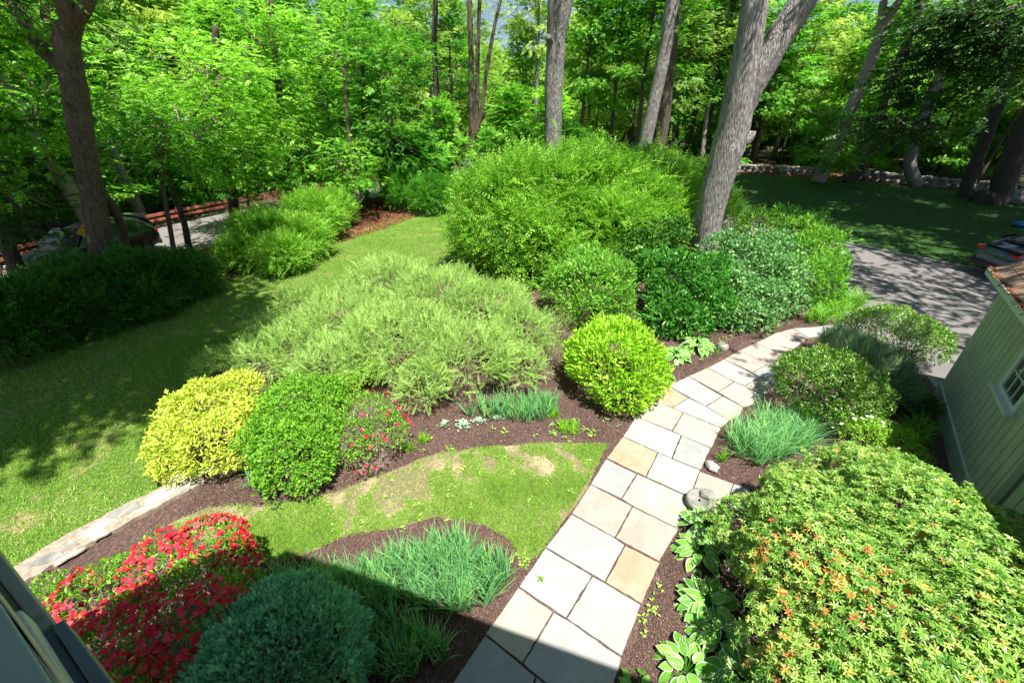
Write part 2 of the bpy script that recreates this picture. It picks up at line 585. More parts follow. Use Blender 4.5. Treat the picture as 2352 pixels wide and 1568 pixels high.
def scatter(name, P, D, N, L, tpl, tint, Wd=None, jit=.12, smooth=False, rim=None):
    V, Fc = tpl
    n, k = len(P), len(V)
    X = unit(D)
    Z = unit(N - (N * X).sum(-1, keepdims=True) * X)
    Y = np.cross(Z, X)
    L = np.broadcast_to(np.asarray(L, float), (n,))[:, None, None]
    Wd = L if Wd is None else np.broadcast_to(np.asarray(Wd, float), (n,))[:, None, None]
    co = P[:, None] + L * V[None, :, 0:1] * X[:, None] + Wd * V[None, :, 1:2] * Y[:, None] + L * V[None, :, 2:3] * Z[:, None]
    fl = np.concatenate([np.array(f) for f in Fc])
    ft = np.array([len(f) for f in Fc])
    loops = (np.arange(n)[:, None] * k + fl[None]).ravel()
    sizes = np.tile(ft, n)
    rr = np.random.default_rng(n)
    lid = k // 4 if k > 12 else 1
    tt = np.repeat(tint, k) + np.repeat(rr.normal(0, jit, (n, max(1, lid))), math.ceil(k / max(1, lid)), axis=1)[:, :k].ravel()
    at = {'tint': np.clip(tt, 0.0, 1.0)}
    if rim is not None:
        at['rim'] = np.tile(rim, n)
    return raw(name, co.reshape(-1, 3), loops, sizes, smooth, **at)


def blobpts(lobes, n, rmin=.6, bmp=.12, freq=3.0, zmin=.02, gap=None, down=-.25, rng=None, inside=.82, clump=None):
    """points through the outer shell of a union of ellipsoids, with outward normals"""
    rng = rng or R
    C = np.array([l[0] for l in lobes])
    Rd = np.array([l[1] for l in lobes])
    ar = Rd[:, 0] * Rd[:, 1] + Rd[:, 2] * (Rd[:, 0] + Rd[:, 1]) * .5
    m = int(n * 2.4) + 50
    i = rng.choice(len(lobes), m, p=ar / ar.sum())
    d = unit(rng.normal(size=(m, 3)))
    d[:, 2] = np.where(d[:, 2] < down, np.abs(d[:, 2]), d[:, 2])
    d = unit(d)
    r = 1 - (1 - rmin) * rng.random(m) ** 1.7
    r *= 1 + bmp * noise(d * 1.7 + i[:, None] * 2.3, freq)
    P = C[i] + d * Rd[i] * r[:, None]
    Nn = unit(d / Rd[i])
    ok = P[:, 2] > zmin
    for j in range(len(lobes)):
        q = np.linalg.norm((P - C[j]) / Rd[j], axis=1)
        ok &= (q > inside * rmin ** .3) | (i == j)
    if gap:
        g = noise(P, gap[0], 1)
        th = gap[1]
        if ok.any():
            q = np.sort(g[ok])[::-1]
            th = min(th, q[min(len(q) - 1, n)])
        ok &= g > th
    idx = np.nonzero(ok)[0][:n]
    P, Nn = P[idx], Nn[idx]
    if clump:
        # tufts: leaves gather round shoot centres that stand proud of the surface
        kc, amp, cut = clump
        C2 = P[rng.choice(len(P), min(kc, len(P)), replace=False)]
        dm = np.full(len(P), 9e9)
        for c in C2:
            dm = np.minimum(dm, ((P - c) ** 2).sum(1))
        dm = np.sqrt(dm)
        sp = np.quantile(dm, .85)
        q = 1 - dm / sp
        P = P + Nn * (amp * np.clip(q, -.6, 1))[:, None]
        keep = (q > -cut) | (rng.random(len(P)) < .25)
        P, Nn = P[keep], Nn[keep]
        ok = P[:, 2] > .015
        P, Nn = P[ok], Nn[ok]
    return P, Nn


def L_(px, py, z, rpx, fy=1.0, fz=.8):
    """lobe from a survey of the picture: centre pixel, height above ground, radius in pixels"""
    k = K(px, py, z)
    return (np.array(G(px, py, z)), np.array([rpx * k, rpx * k * fy, rpx * k * fz]))


def stems(lobes, n, base_r, mat_, parent, r0=.012, name='stems', rng=None, reach=.95, side=2, n0=5):
    rng = rng or R
    mb = MB()
    c = np.array([l[0] for l in lobes])
    for _ in range(n):
        l = lobes[rng.integers(len(lobes))]
        d = unit(rng.normal(size=3) + np.array([0, 0, .5]))
        tip = l[0] + d * l[1] * rng.uniform(.7, reach)
        tip[2] = max(tip[2], .05)
        b = np.array([l[0][0], l[0][1], 0]) + np.array([*(rng.normal(0, base_r, 2)), 0]) + np.array([d[0] * l[1][0] * .25, d[1] * l[1][1] * .25, 0])
        mid = (b + tip) / 2 + np.array([*(rng.normal(0, .06, 2) * l[1][0]), .12 * l[1][2]])
        mb.tube([b, mid, tip], [r0, r0 * .65, r0 * .3], n0, cap=False)
        for _s in range(side):
            q = mid + (tip - mid) * rng.uniform(.1, .8)
            e = q + rng.normal(0, .22, 3) * l[1] * .8
            e[2] = max(e[2], .03)
            mb.tube([q, (q + e) / 2 + rng.normal(0, .02, 3), e], [r0 * .45, r0 * .35, r0 * .15], 4, cap=False)
    return mb.build(name, mat_, parent)


def shrub(name, label, cat, lobes, n, size, m, tpl=DIA, outward=.9, up=.5, rnd=.7, nstem=30, stemmat='twig', group=None, rmin=.6,
          bmp=.12, freq=3.0, gap=None, tintm=(.5, .22), width=None, r0=.012, side=2, down=-.25, leafname='leaves', nrm=(1, .6, .5), rng=None, zmin=.02, reach=.95, clump=None, shoots=None):
    rng = rng or np.random.default_rng(abs(hash(label)) % 1000 if False else sum(map(ord, label)))
    c = np.mean([l[0] for l in lobes], 0)
    root = thing(name, (c[0], c[1], 0), label, cat, group)
    P, Nn = blobpts(lobes, n, rmin, bmp, freq, gap=gap, down=down, rng=rng, zmin=zmin, clump=clump)
    k = len(P)
    D = unit(Nn * outward + np.array([0, 0, up]) + rng.normal(0, rnd, (k, 3)))
    if shoots:
        # young shoots reaching out of the mass, leaves set along them
        ns, ln, nsh = shoots
        P2, N2 = blobpts(lobes, ns, .93, bmp, freq, rng=rng, down=-.1)
        d2 = unit(N2 * 1.0 + np.array([0, 0, up + .25]) + rng.normal(0, .45, P2.shape))
        lens = ln * rng.uniform(.4, 1.2, len(P2))
        for j in range(nsh):
            f = j / nsh
            q = P2 + d2 * (lens * f)[:, None] - np.array([0, 0, 1.0]) * (lens * .25 * f * f)[:, None]
            dd = unit(d2 * .8 + rng.normal(0, .55, P2.shape))
            P, Nn, D = np.concatenate([P, q]), np.concatenate([Nn, N2]), np.concatenate([D, dd])
        ok = P[:, 2] > .02
        P, Nn, D = P[ok], Nn[ok], D[ok]
        k = len(P)
    N = unit(Nn * nrm[0] + np.array([0, 0, nrm[1]]) + rng.normal(0, nrm[2], (k, 3)))
    t = np.clip(rng.normal(tintm[0], tintm[1], k), 0, 1)
    Ls = size * rng.uniform(.7, 1.3, k)
    me = scatter(leafname, P, D, N, Ls, tpl, t, None if width is None else Ls * width)
    add(leafname, me, M[m], root)
    if nstem:
        stems(lobes, nstem, .08, M[stemmat], root, r0, rng=rng, side=side, reach=reach)
    return root


def blades(name, P, L, Wd, lean, curve, tint, seg=5, rng=None, head=None, jit=.1):
    rng = rng or R
    n = len(P)
    hd = rng.uniform(0, 6.283, n) if head is None else head
    H = np.stack([np.cos(hd), np.sin(hd), np.zeros(n)], 1)
    Sd = np.stack([-np.sin(hd), np.cos(hd), np.zeros(n)], 1)
    # blade face turned partly along its lean
    a = rng.uniform(-1.2, 1.2, n)
    Sd = Sd * np.cos(a)[:, None] + H * np.sin(a)[:, None]
    t = np.linspace(0, 1, seg + 1)
    hor = lean[:, None] * t + curve[:, None] * t ** 2.2
    ver = t[None] * np.sqrt(np.maximum(.1, 1 - lean[:, None] ** 2)) - .55 * np.abs(curve[:, None]) * t ** 2.6
    cen = P[:, None] + L[:, None, None] * (hor[..., None] * H[:, None] + ver[..., None] * np.array([0, 0, 1.0]))
    wp = np.where(t < .25, .75 + t, 1.0) * (1 - t ** 2.5)
    wd = (Wd[:, None] * wp[None])[..., None] * .5
    A, B = cen - Sd[:, None] * wd, cen + Sd[:, None] * wd
    V = np.stack([A, B], 2).reshape(n, -1, 3)
    k = V.shape[1]
    fl = np.array([(2 * i, 2 * i + 1, 2 * i + 3, 2 * i + 2) for i in range(seg)]).ravel()
    loops = (np.arange(n)[:, None] * k + fl[None]).ravel()
    tt = np.clip(np.repeat(tint, k) + np.tile(np.repeat(t - .4, 2) * .25, n), 0, 1)
    return raw(name, V.reshape(-1, 3), loops, np.full(n * seg, 4), True, tint=tt)


def inpoly(P, poly):
    x, y = P[:, 0], P[:, 1]
    c = np.zeros(len(P), bool)
    n = len(poly)
    for i in range(n):
        x0, y0 = poly[i][:2]
        x1, y1 = poly[(i + 1) % n][:2]
        hit = ((y0 > y) != (y1 > y)) & (x < (x1 - x0) * (y - y0) / (y1 - y0 + 1e-12) + x0)
        c ^= hit
    return c


def polypts(poly, n, rng=None):
    rng = rng or R
    a = np.array([p[:2] for p in poly], float)
    lo, hi = a.min(0), a.max(0)
    out = []
    tot = 0
    while tot < n:
        q = rng.uniform(lo, hi, (n * 2, 2))
        q = q[inpoly(q, poly)]
        out.append(q)
        tot += len(q)
    return np.concatenate(out)[:n]


def sheet(name, poly, z, m, res=None, wob=0.0):
    """flat ground sheet; with wob its edge is made irregular"""
    pts = []
    n = len(poly)
    for i in range(n):
        a, b = Vector(poly[i][:2]), Vector(poly[(i + 1) % n][:2])
        s = max(1, int((b - a).length / .25)) if wob else 1
        for k in range(s):
            p = a.lerp(b, k / s)
            if wob:
                q = (b - a).normalized()
                o = float(noise(np.array([p.x, p.y, z]), 2.4, 2)) * wob + float(noise(np.array([p.x, p.y, z]), 9.0, 3)) * wob * .4
                p = p + Vector((-q.y, q.x)) * o
            pts.append((p.x, p.y, z))
    me = bpy.data.meshes.new(name)
    me.from_pydata(pts, [], [tuple(range(len(pts)))])
    me.update()
    o = add(name, me, m)
    o['kind'] = 'structure'
    return o
#@@PART2
# ------------------------------------------------------------------ ground, lawns, beds, roads
V2 = lambda *p: [tuple(G(a, b)[:2]) for a, b in p]
UP = Vector((0, 0, 1))
gs = sheet('ground', [(-260, -120), (260, -120), (260, 300), (-260, 300)], -.03, M['ground'])
# near edge of the left lawn, mulch island, right lawn
LAWN_L = V2((0, 800), (250, 715), (500, 630), (700, 585), (900, 500), (1060, 470), (1180, 520)) + [(2.5, 17), (1, 12), (-3.2, 6.5), (-2.5, 2), (-6, -2), (-16, -2), (-15.5, 6)]
sheet('lawn', LAWN_L, 0.0, M['lawn'], wob=.12)
MULCH = V2((-300, 1480), (60, 1318), (300, 1180), (400, 1120), (350, 1105), (430, 930), (560, 800), (680, 730), (860, 630), (1080, 630), (1180, 560), (1480, 470), (1780, 500), (1960, 610), (1960, 745), (2120, 866), (2156, 900)) + [(8.0, 5.3), (4, -.2), (4, -3), (-6, -3)]
sheet('mulch_bed', MULCH, .006, M['mulch'], wob=.05)
LAWN_N = V2((385, 1205), (480, 1163), (600, 1160), (700, 1150), (770, 1128), (900, 1082), (1010, 1040), (1150, 1025), (1280, 1018), (1395, 1022), (1372, 1070), (1310, 1170), (1240, 1275), (1200, 1300), (1175, 1245), (1110, 1205), (1000, 1185), (900, 1215), (800, 1230), (720, 1265), (640, 1290), (560, 1290), (480, 1250))
sheet('lawn_patch', LAWN_N, .012, M['lawn_thin'], wob=.04)
DRIVE = [(9.75, 7.3), (9.7, 9.0), (9.65, 10.6), (9.9, 14), (9.6, 19), (8.3, 26), (4.5, 36), (-2, 45), (1.5, 49), (7, 41), (10.2, 32), (12.2, 24.4), (15.9, 18.8), (18.4, 15.4), (22.5, 12), (30, 10), (30, -8), (14, -8)]
sheet('driveway', DRIVE, .012, M['asphalt'])
LAWN_R = [(8, 41.5), (10.6, 32), (12.6, 24.6), (16.2, 19.1), (18.7, 15.7), (22.7, 12.3), (31, 10.3), (48, 8), (52, 20), (38, 29), (33, 36), (27, 42), (20, 43), (12, 44)]
sheet('lawn_beyond_driveway', LAWN_R, .004, M['lawn_shaded'], wob=.15)
ROADC = [(-18.5, -30), (-17.5, -5), (-17.4, 8), (-17.3, 14), (-16.3, 21), (-12.6, 29.6), (-7.8, 40), (-4.5, 50), (-2, 66), (1, 90)]


def smoothline(pts, n=6):
    P = [Vector((*p[:2], 0)) for p in pts]
    out = []
    for i in range(len(P) - 1):
        p0, p1, p2, p3 = P[max(i - 1, 0)], P[i], P[i + 1], P[min(i + 2, len(P) - 1)]
        for k in range(n):
            t = k / n
            out.append(.5 * ((2 * p1) + (p2 - p0) * t + (2 * p0 - 5 * p1 + 4 * p2 - p3) * t * t + (3 * p1 - p0 - 3 * p2 + p3) * t ** 3))
    return out + [P[-1]]


RC = smoothline(ROADC)


def offs(line, d):
    o = []
    for i, p in enumerate(line):
        t = (line[min(i + 1, len(line) - 1)] - line[max(i - 1, 0)]).normalized()
        o.append(p + Vector((t.y, -t.x, 0)) * d)
    return o


rl, rr_ = offs(RC, -2.8), offs(RC, 2.8)
me = bpy.data.meshes.new('road')
n_ = len(RC)
me.from_pydata([(p.x, p.y, .02) for p in rl] + [(p.x, p.y, .02) for p in rr_], [], [(i, i + 1, n_ + i + 1, n_ + i) for i in range(n_ - 1)])
add('road', me, M['asphalt'])['kind'] = 'structure'

# kerb of granite blocks along the far side of the driveway
kb = MB()
kline = smoothline([(10.2, 32), (12.2, 24.4), (15.9, 18.8), (18.4, 15.4), (22.5, 12), (30, 10)], 10)
rs = random.Random(4)
acc = []
for i in range(len(kline) - 1):
    a, b = kline[i], kline[i + 1]
    L = (b - a).length
    m = max(1, round(L / .27))
    for k in range(m):
        acc.append((a.lerp(b, k / m), a.lerp(b, (k + .93) / m)))
for a, b in acc:
    d = (b - a).normalized()
    q = Vector((-d.y, d.x, 0))
    o = q * rs.uniform(-.012, .012)
    kb.prism([a + o - q * .06, b + o - q * .06, b + o + q * .07, a + o + q * .07], 0, .10 + rs.uniform(-.01, .012), .012)
kb2 = MB()
for a, b in [(G(2128, 870), G(2160, 915))]:
    for k in range(3):
        p, q2 = a.lerp(b, k / 3), a.lerp(b, (k + .93) / 3)
        d = (q2 - p).normalized()
        q = Vector((-d.y, d.x, 0))
        kb.prism([p - q * .06, q2 - q * .06, q2 + q * .07, p + q * .07], 0, .12, .012)
ko = kb.build('kerb', SL['grey'])
ko['kind'] = 'structure'

# ------------------------------------------------------------------ the flagstone path
pP = lambda x, y: (1900 + x / 1.9908, 950 + y / 1.9908)
c2 = lambda x, y: (1024 + x / 2.24, 1348 + y / 2.24)
r1 = lambda x, y: (2040 + x / 3.897, 1330 + y / 3.897)
nn = lambda x, y: (x, y)
slabs = [
    ('grey', c2, [(965, 1250), (1310, 1530), (1210, 1850), (560, 1850)]),
    ('yellow', c2, [(1190, 930), (1425, 1095), (1217, 1445), (965, 1248)]),
    ('blue', c2, [(1425, 1095), (1515, 1145), (1885, 1405), (1800, 1700), (1500, 1690), (1217, 1445)]),
    ('pale', c2, [(1370, 665), (1685, 855), (1510, 1142), (1190, 928)]),
    ('blue', c2, [(1685, 855), (1770, 900), (2015, 1050), (1885, 1402), (1510, 1142)]),
    ('blue', c2, [(1545, 440), (1837, 600), (1905, 650), (1770, 900), (1370, 663)]),
    ('tan', c2, [(1905, 650), (2140, 768), (2017, 1048), (1770, 900)]),
    ('pink', c2, [(1672, 240), (1955, 390), (1837, 600), (1545, 438)]),
    ('pink', c2, [(1955, 390), (2265, 540), (2135, 762), (1837, 600)]),
    ('grey', c2, [(1775, 68), (1985, 170), (1880, 338), (1672, 240)]),
    ('yellow', c2, [(1985, 170), (2275, 302), (2350, 336), (2262, 540), (1955, 388), (1880, 338)]),
    ('pale', nn, [(1973, 1361), (2015, 1379), (2100, 1414), (2069, 1494), (1937, 1434)]),
    ('tan', nn, [(1868, 1312), (1973, 1361), (1937, 1434), (1818, 1377)]),
    ('pale', nn, [(1906, 1252), (2043, 1308), (2015, 1379), (1868, 1312)]),
    ('grey', nn, [(2043, 1308), (2131, 1347), (2101, 1414), (2015, 1379)]),
    ('yellow', pP, [(118, 503), (297, 577), (230, 688), (15, 602)]),
    ('yellow', pP, [(297, 577), (522, 672), (465, 792), (283, 714), (230, 688)]),
    ('tan', pP, [(205, 416), (328, 491), (232, 549), (98, 498)]),
    ('pale', pP, [(328, 491), (430, 541), (572, 629), (522, 670), (297, 577), (232, 549)]),
    ('blue', pP, [(326, 360), (530, 481), (430, 541), (207, 417)]),
    ('yellow', pP, [(530, 481), (655, 545), (640, 590), (572, 629), (430, 541)]),
    ('pink', pP, [(441, 309), (600, 395), (502, 455), (326, 360)]),
    ('yellow', pP, [(600, 395), (668, 420), (770, 475), (760, 520), (655, 545), (502, 455)]),
    ('blue', pP, [(539, 259), (750, 368), (667, 419), (600, 395), (441, 309)]),
    ('yellow', pP, [(750, 368), (860, 425), (770, 475), (667, 419)]),
    ('pink', pP, [(631, 206), (795, 291), (711, 339), (539, 259)]),
    ('grey', pP, [(795, 291), (900, 345), (860, 425), (750, 368), (711, 339)]),
    ('pink', pP, [(728, 162), (895, 233), (840, 303), (795, 291), (631, 206)]),
    ('yellow', pP, [(856, 99), (1010, 160), (895, 233), (728, 162)]),
    ('pink', pP, [(950, 76), (1042, 132), (1010, 160), (856, 99)]),
    ('blue', pP, [(1085, 66), (1185, 112), (1042, 132), (950, 76)]),
    ('blue', pP, [(1190, 52), (1250, 95), (1185, 112), (1085, 66)]),
    ('pink', r1, [(228, 335), (622, 478), (537, 745), (440, 770), (190, 672), (105, 637)]),
    ('blue', r1, [(622, 478), (800, 540), (760, 800), (640, 800), (537, 745)]),
    ('grey', c2, [(1310, 1530), (1500, 1690), (1560, 1860), (1210, 1850)]),
]
path = thing('path', (3, 5, 0), None, None)
path['kind'] = 'structure'
rs = random.Random(8)
for i, (kind, fn, pts) in enumerate(slabs):
    W = [S(*fn(*p)) for p in pts]
    c = sum(W, Vector()) / len(W)
    W = [p + (c - p).normalized() * .014 for p in W]
    # slightly broken edges
    Q = []
    for a, b in zip(W, W[1:] + W[:1]):
        m = max(1, int((b - a).length / .07))
        d = (b - a).normalized()
        for k in range(m):
            p = a.lerp(b, k / m)
            if k:
                p = p + Vector((-d.y, d.x, 0)) * rs.gauss(0, .003)
            Q.append(p)
    top = .036 + rs.uniform(-.003, .003)
    a = sum(Q[k].x * Q[(k + 1) % len(Q)].y - Q[(k + 1) % len(Q)].x * Q[k].y for k in range(len(Q)))
    if a < 0:
        Q.reverse()
    n = len(Q)
    cc = sum(Q, Vector()) / n
    ins = [p + (cc - p).normalized() * .006 for p in Q]
    vs = [(p.x, p.y, .0) for p in Q] + [(p.x, p.y, top - .005) for p in Q] + [(p.x, p.y, top) for p in ins]
    fs = [tuple(range(2 * n, 3 * n))] + [(k0 + j, k0 + (j + 1) % n, k0 + n + (j + 1) % n, k0 + n + j) for k0 in (0, n) for j in range(n)]
    m_ = MB().poly(vs, fs)
    m_.build('slab', SL[kind], path)

# ------------------------------------------------------------------ house behind the camera (throws the shade at the bottom), sill beside it
E_, N_ = Vector((.8, -.6, 0)), Vector((.6, .8, 0))
house = thing('house', (3, -4, 0), 'pale green house wall and roof edge right beside the viewer', 'house')
ROOFZ = 7.0
rp = [(-2.0, .94), (4.93, -1.28), (6.5, -8.5), (-4.5, -8.5), (-5.3, -1.9)]
mb = MB()
mb.prism([Vector((*p, 0)) for p in reversed(rp)], ROOFZ, ROOFZ + .18)
cxy = Vector((2.2, -4.5, ROOFZ + 2.2))
n = len(rp)
mb.poly([(p[0], p[1], ROOFZ + .185) for p in rp] + [tuple(cxy)], [(i, (i + 1) % n, n) for i in range(n)])
mb.build('roof', M['shingle'], house)
mb = MB()
mb.prism([Vector(p) for p in [(6.6, -8.6, 0), (5.5, -2.35, 0), (0.2, -.62, 0), (-2.6, -3.1, 0), (-1.8, -8.6, 0)]], 0, ROOFZ)
mb.build('wall', M['wall_house'], house)

sill = thing('window_sill', (-.9, .3, 4.5), 'painted window frame corner with dark slate blue sill at lower left edge', 'window sill')


def hb(pts, z, th, name, m, par, bev=.003):
    mb = MB()
    mb.prism([G(x, y, z) for x, y in pts], z - th, z)
    return mb.build(name, m, par, bevel=bev)


hb([(-260, 933), (94, 1393), (64, 1415), (-290, 960)], 4.62, .05, 'casing_board', M['trim_grey'], sill)
hb([(96, 1395), (122, 1428), (83, 1454), (66, 1416)], 4.6, .05, 'casing_block', M['trim_grey'], sill)
hb([(-290, 962), (64, 1417), (83, 1455), (40, 1485), (-320, 1030)], 4.6, .05, 'inner_casing', M['trim_grey'], sill)
hb([(145, 1421), (420, 1780), (360, 1800), (118, 1437)], 4.6, .05, 'sill_edge', M['slate_blue'], sill)
hb([(117, 1438), (358, 1801), (300, 1830), (83, 1457)], 4.585, .05, 'sill_board', M['slate_blue'], sill)
hb([(48, 1398), (85, 1456), (300, 1800), (250, 1830), (25, 1408)], 4.66, .05, 'track', M['trim'], sill)
hb([(-300, 960), (0, 1368), (145, 1568), (260, 1780), (235, 1795), (120, 1568), (0, 1384), (-320, 980)], 4.69, .03, 'strip', M['strip'], sill)
hb([(-320, 982), (0, 1386), (119, 1570), (233, 1797), (-500, 1800), (-900, 1300)], 4.70, .04, 'panel', M['teal_paint'], sill)

# ------------------------------------------------------------------ garage
C0 = Vector((9.35, 7.2, 0))
A_, B_ = Vector((.8, -.6, 0)), Vector((-.6, -.8, 0))
gar = thing('garage', C0, 'pale green board and batten garage with white trimmed window and shingle roof', 'garage')
GL, GW, EZ = 10.5, 6.5, 2.7
mb = MB()
mb.box(C0, A_, B_, UP, .02, GW, .02, GL, .5, EZ)
mb.poly([C0 + A_ * .02 + B_ * .02 + UP * EZ, C0 + A_ * GW + B_ * .02 + UP * EZ, C0 + A_ * GW * .5 + B_ * .02 + UP * (EZ + 2.4)], [(0, 1, 2)])
b = -.0
while b < 4.02:
    mb.box(C0, A_, B_, UP, -.006, .02, b + .012, b + .208, .36, EZ)
    b += .22
b = 4.36
while b < GL:
    if not 5.05 < b < 6.3:
        mb.box(C0, A_, B_, UP, -.006, .02, b + .012, b + .208, .36, EZ)
    b += .22
a = .0
while a < GW - .2:
    mb.box(C0, A_, B_, UP, a + .012, a + .208, -.006, .02, .36, EZ + .02)
    a += .22
mb.build('wall', M['siding'], gar)
mb = MB()
mb.box(C0, A_, B_, UP, -.03, GW, -.03, GL, 0, .33)
mb.build('skirt', M['siding2'], gar)
mb = MB()
mb.box(C0, A_, B_, UP, -.034, .02, -.034, GL, .331, .352)
mb.build('drip_edge', M['trim'], gar)
mb = MB()
mb.box(C0, A_, B_, UP, -.022, .03, 4.1, 4.28, .34, EZ - .02)
mb.build('trim_board', M['trim_grey'], gar)
mb = MB()
mb.box(C0, A_, B_, UP, -.022, .03, 5.02, 5.14, .34, 2.3)
mb.box(C0, A_, B_, UP, -.022, .03, 6.0, 6.12, .34, 2.3)
fr = mb.build('door_frame', M['trim'], gar)
mb = MB()
mb.box(C0, A_, B_, UP, -.012, .03, 5.142, 5.998, .36, 2.2)
dr = mb.build('door', M['door_teal'], gar)
mb = MB()
mb.box(C0, A_, B_, UP, -.07, -.012, 5.22, 5.25, 1.15, 1.3)
mb.build('handle', M['black_trim'], dr)
# window: frame with sill, muntins, panes
wb0, wb1, wz0, wz1 = 2.28, 3.22, 1.60, 2.5
mb = MB()
for x0, x1, z0, z1 in ((wb0, wb0 + .12, wz0, wz1), (wb1 - .12, wb1, wz0, wz1), (wb0 + .12, wb1 - .12, wz1 - .1, wz1), (wb0 + .12, wb1 - .12, wz0, wz0 + .07)):
    mb.box(C0, A_, B_, UP, -.05, .03, x0, x1, z0, z1)
win = mb.build('window', M['trim'], gar)
mb = MB()
mb.box(C0, A_, B_, UP, -.125, .03, wb0 - .03, wb1 + .03, wz0 - .05, wz0 - .002)
mb.build('sill', M['trim'], win)
mb = MB()
mb.box(C0, A_, B_, UP, -.02, .02, wb0 + .12, wb1 - .12, wz0 + .07, wz1 - .1)
mb.build('pane', M['winglass'], win)
mb = MB()
for x in (wb0 + .33, wb0 + .56):
    mb.box(C0, A_, B_, UP, -.035, -.021, x, x + .02, wz0 + .07, wz1 - .1)
for z in (1.97, 2.2):
    mb.box(C0, A_, B_, UP, -.036, -.0205, wb0 + .12, wb1 - .12, z, z + .02)
mb.build('muntin', M['trim'], win)
mb = MB()          # fascia board below the gutter
mb.box(C0, A_, B_, UP, -.05, -.007, -.05, GL, EZ - .16, EZ + .06)
mb.build('fascia', M['siding'], gar)
mb = MB()          # eave return
mb.box(C0, A_, B_, UP, -.16, -.05, -.2, GL, EZ + .0, EZ + .03)
mb.box(C0, A_, B_, UP, -.16, .05, -.2, -.15, EZ - .10, EZ + .0)
mb.build('soffit', M['siding'], gar)
mb = MB()          # gutter: open trough
for q in ((-.29, -.275, 0, .12), (-.175, -.16, 0, .12), (-.275, -.175, 0, .015)):
    mb.box(C0, A_, B_, UP, q[0], q[1], -.2, GL, EZ + .03 + q[2], EZ + .03 + q[3])
mb.box(C0, A_, B_, UP, -.29, -.16, -.215, -.2, EZ + .03, EZ + .15)
gut = mb.build('gutter', M['trim'], gar)
mb = MB()
n0 = Vector((-.3, 0, EZ + .13))
sl_ = 2.5 / (GW * .5 + .3)
for side in (0, 1):
    vs = []
    for bb in (-.24, GL + .2):
        for aa, zz in ((-.20, EZ + .15), (GW / 2, EZ + .15 + sl_ * (GW / 2 + .20))):
            aa2 = aa if side == 0 else GW - aa
            vs += [C0 + A_ * aa2 + B_ * bb + UP * zz, C0 + A_ * aa2 + B_ * bb + UP * (zz - .04)]
    mb.poly(vs, [(0, 2, 6, 4), (1, 5, 7, 3), (0, 4, 5, 1), (0, 1, 3, 2), (4, 6, 7, 5), (2, 3, 7, 6)])
# shingle courses standing proud, so that the edges read
rs = random.Random(3)
for j in range(14):
    t0 = j * .21
    bb = -.24
    while bb < 4:
        wv = rs.uniform(.16, .3)
        th = .012 + rs.uniform(0, .006)
        vs = []
        for u_, bx in ((0, bb), (0, bb + wv), (1, bb), (1, bb + wv)):
            aa = -.22 + (t0 + u_ * .23) * .8
            zz = EZ + .15 + sl_ * (aa + .20)
            for h in (.002, .002 + (th if u_ == 0 else .004)):
                vs.append(C0 + A_ * aa + B_ * (bx + (.004 if bx == bb else -.004)) + UP * (zz + h))
        mb.poly(vs, [(1, 3, 7, 5), (0, 2, 3, 1), (0, 1, 5, 4), (2, 6, 7, 3)])
        bb += wv
mb.build('roof', M['shingle'], gar)
# litter lying in the gutter
rg = np.random.default_rng(3)
n = 1500
q = rg.uniform(0, 1, (n, 3))
P = np.array(C0)[None] + np.array(A_)[None] * (-.275 + .16 * q[:, :1] ** 1.5) + np.array(B_)[None] * (-.25 + 2.8 * q[:, 1:2]) + np.array([0, 0, 1.0])[None] * (EZ + .10 + .07 * q[:, 2:3])
me = scatter('gutter_litter', P, rg.normal(size=(n, 3)) * [1, 1, .3], rg.normal(size=(n, 3)) * .4 + [0, 0, 1], rg.uniform(.02, .06, n), DIA, rg.uniform(0, 1, n))
tag(add('leaf_litter', me, M['litter']), 'brown fallen leaves filling the white garage gutter', 'leaf litter', kind='stuff')

# ------------------------------------------------------------------ cars


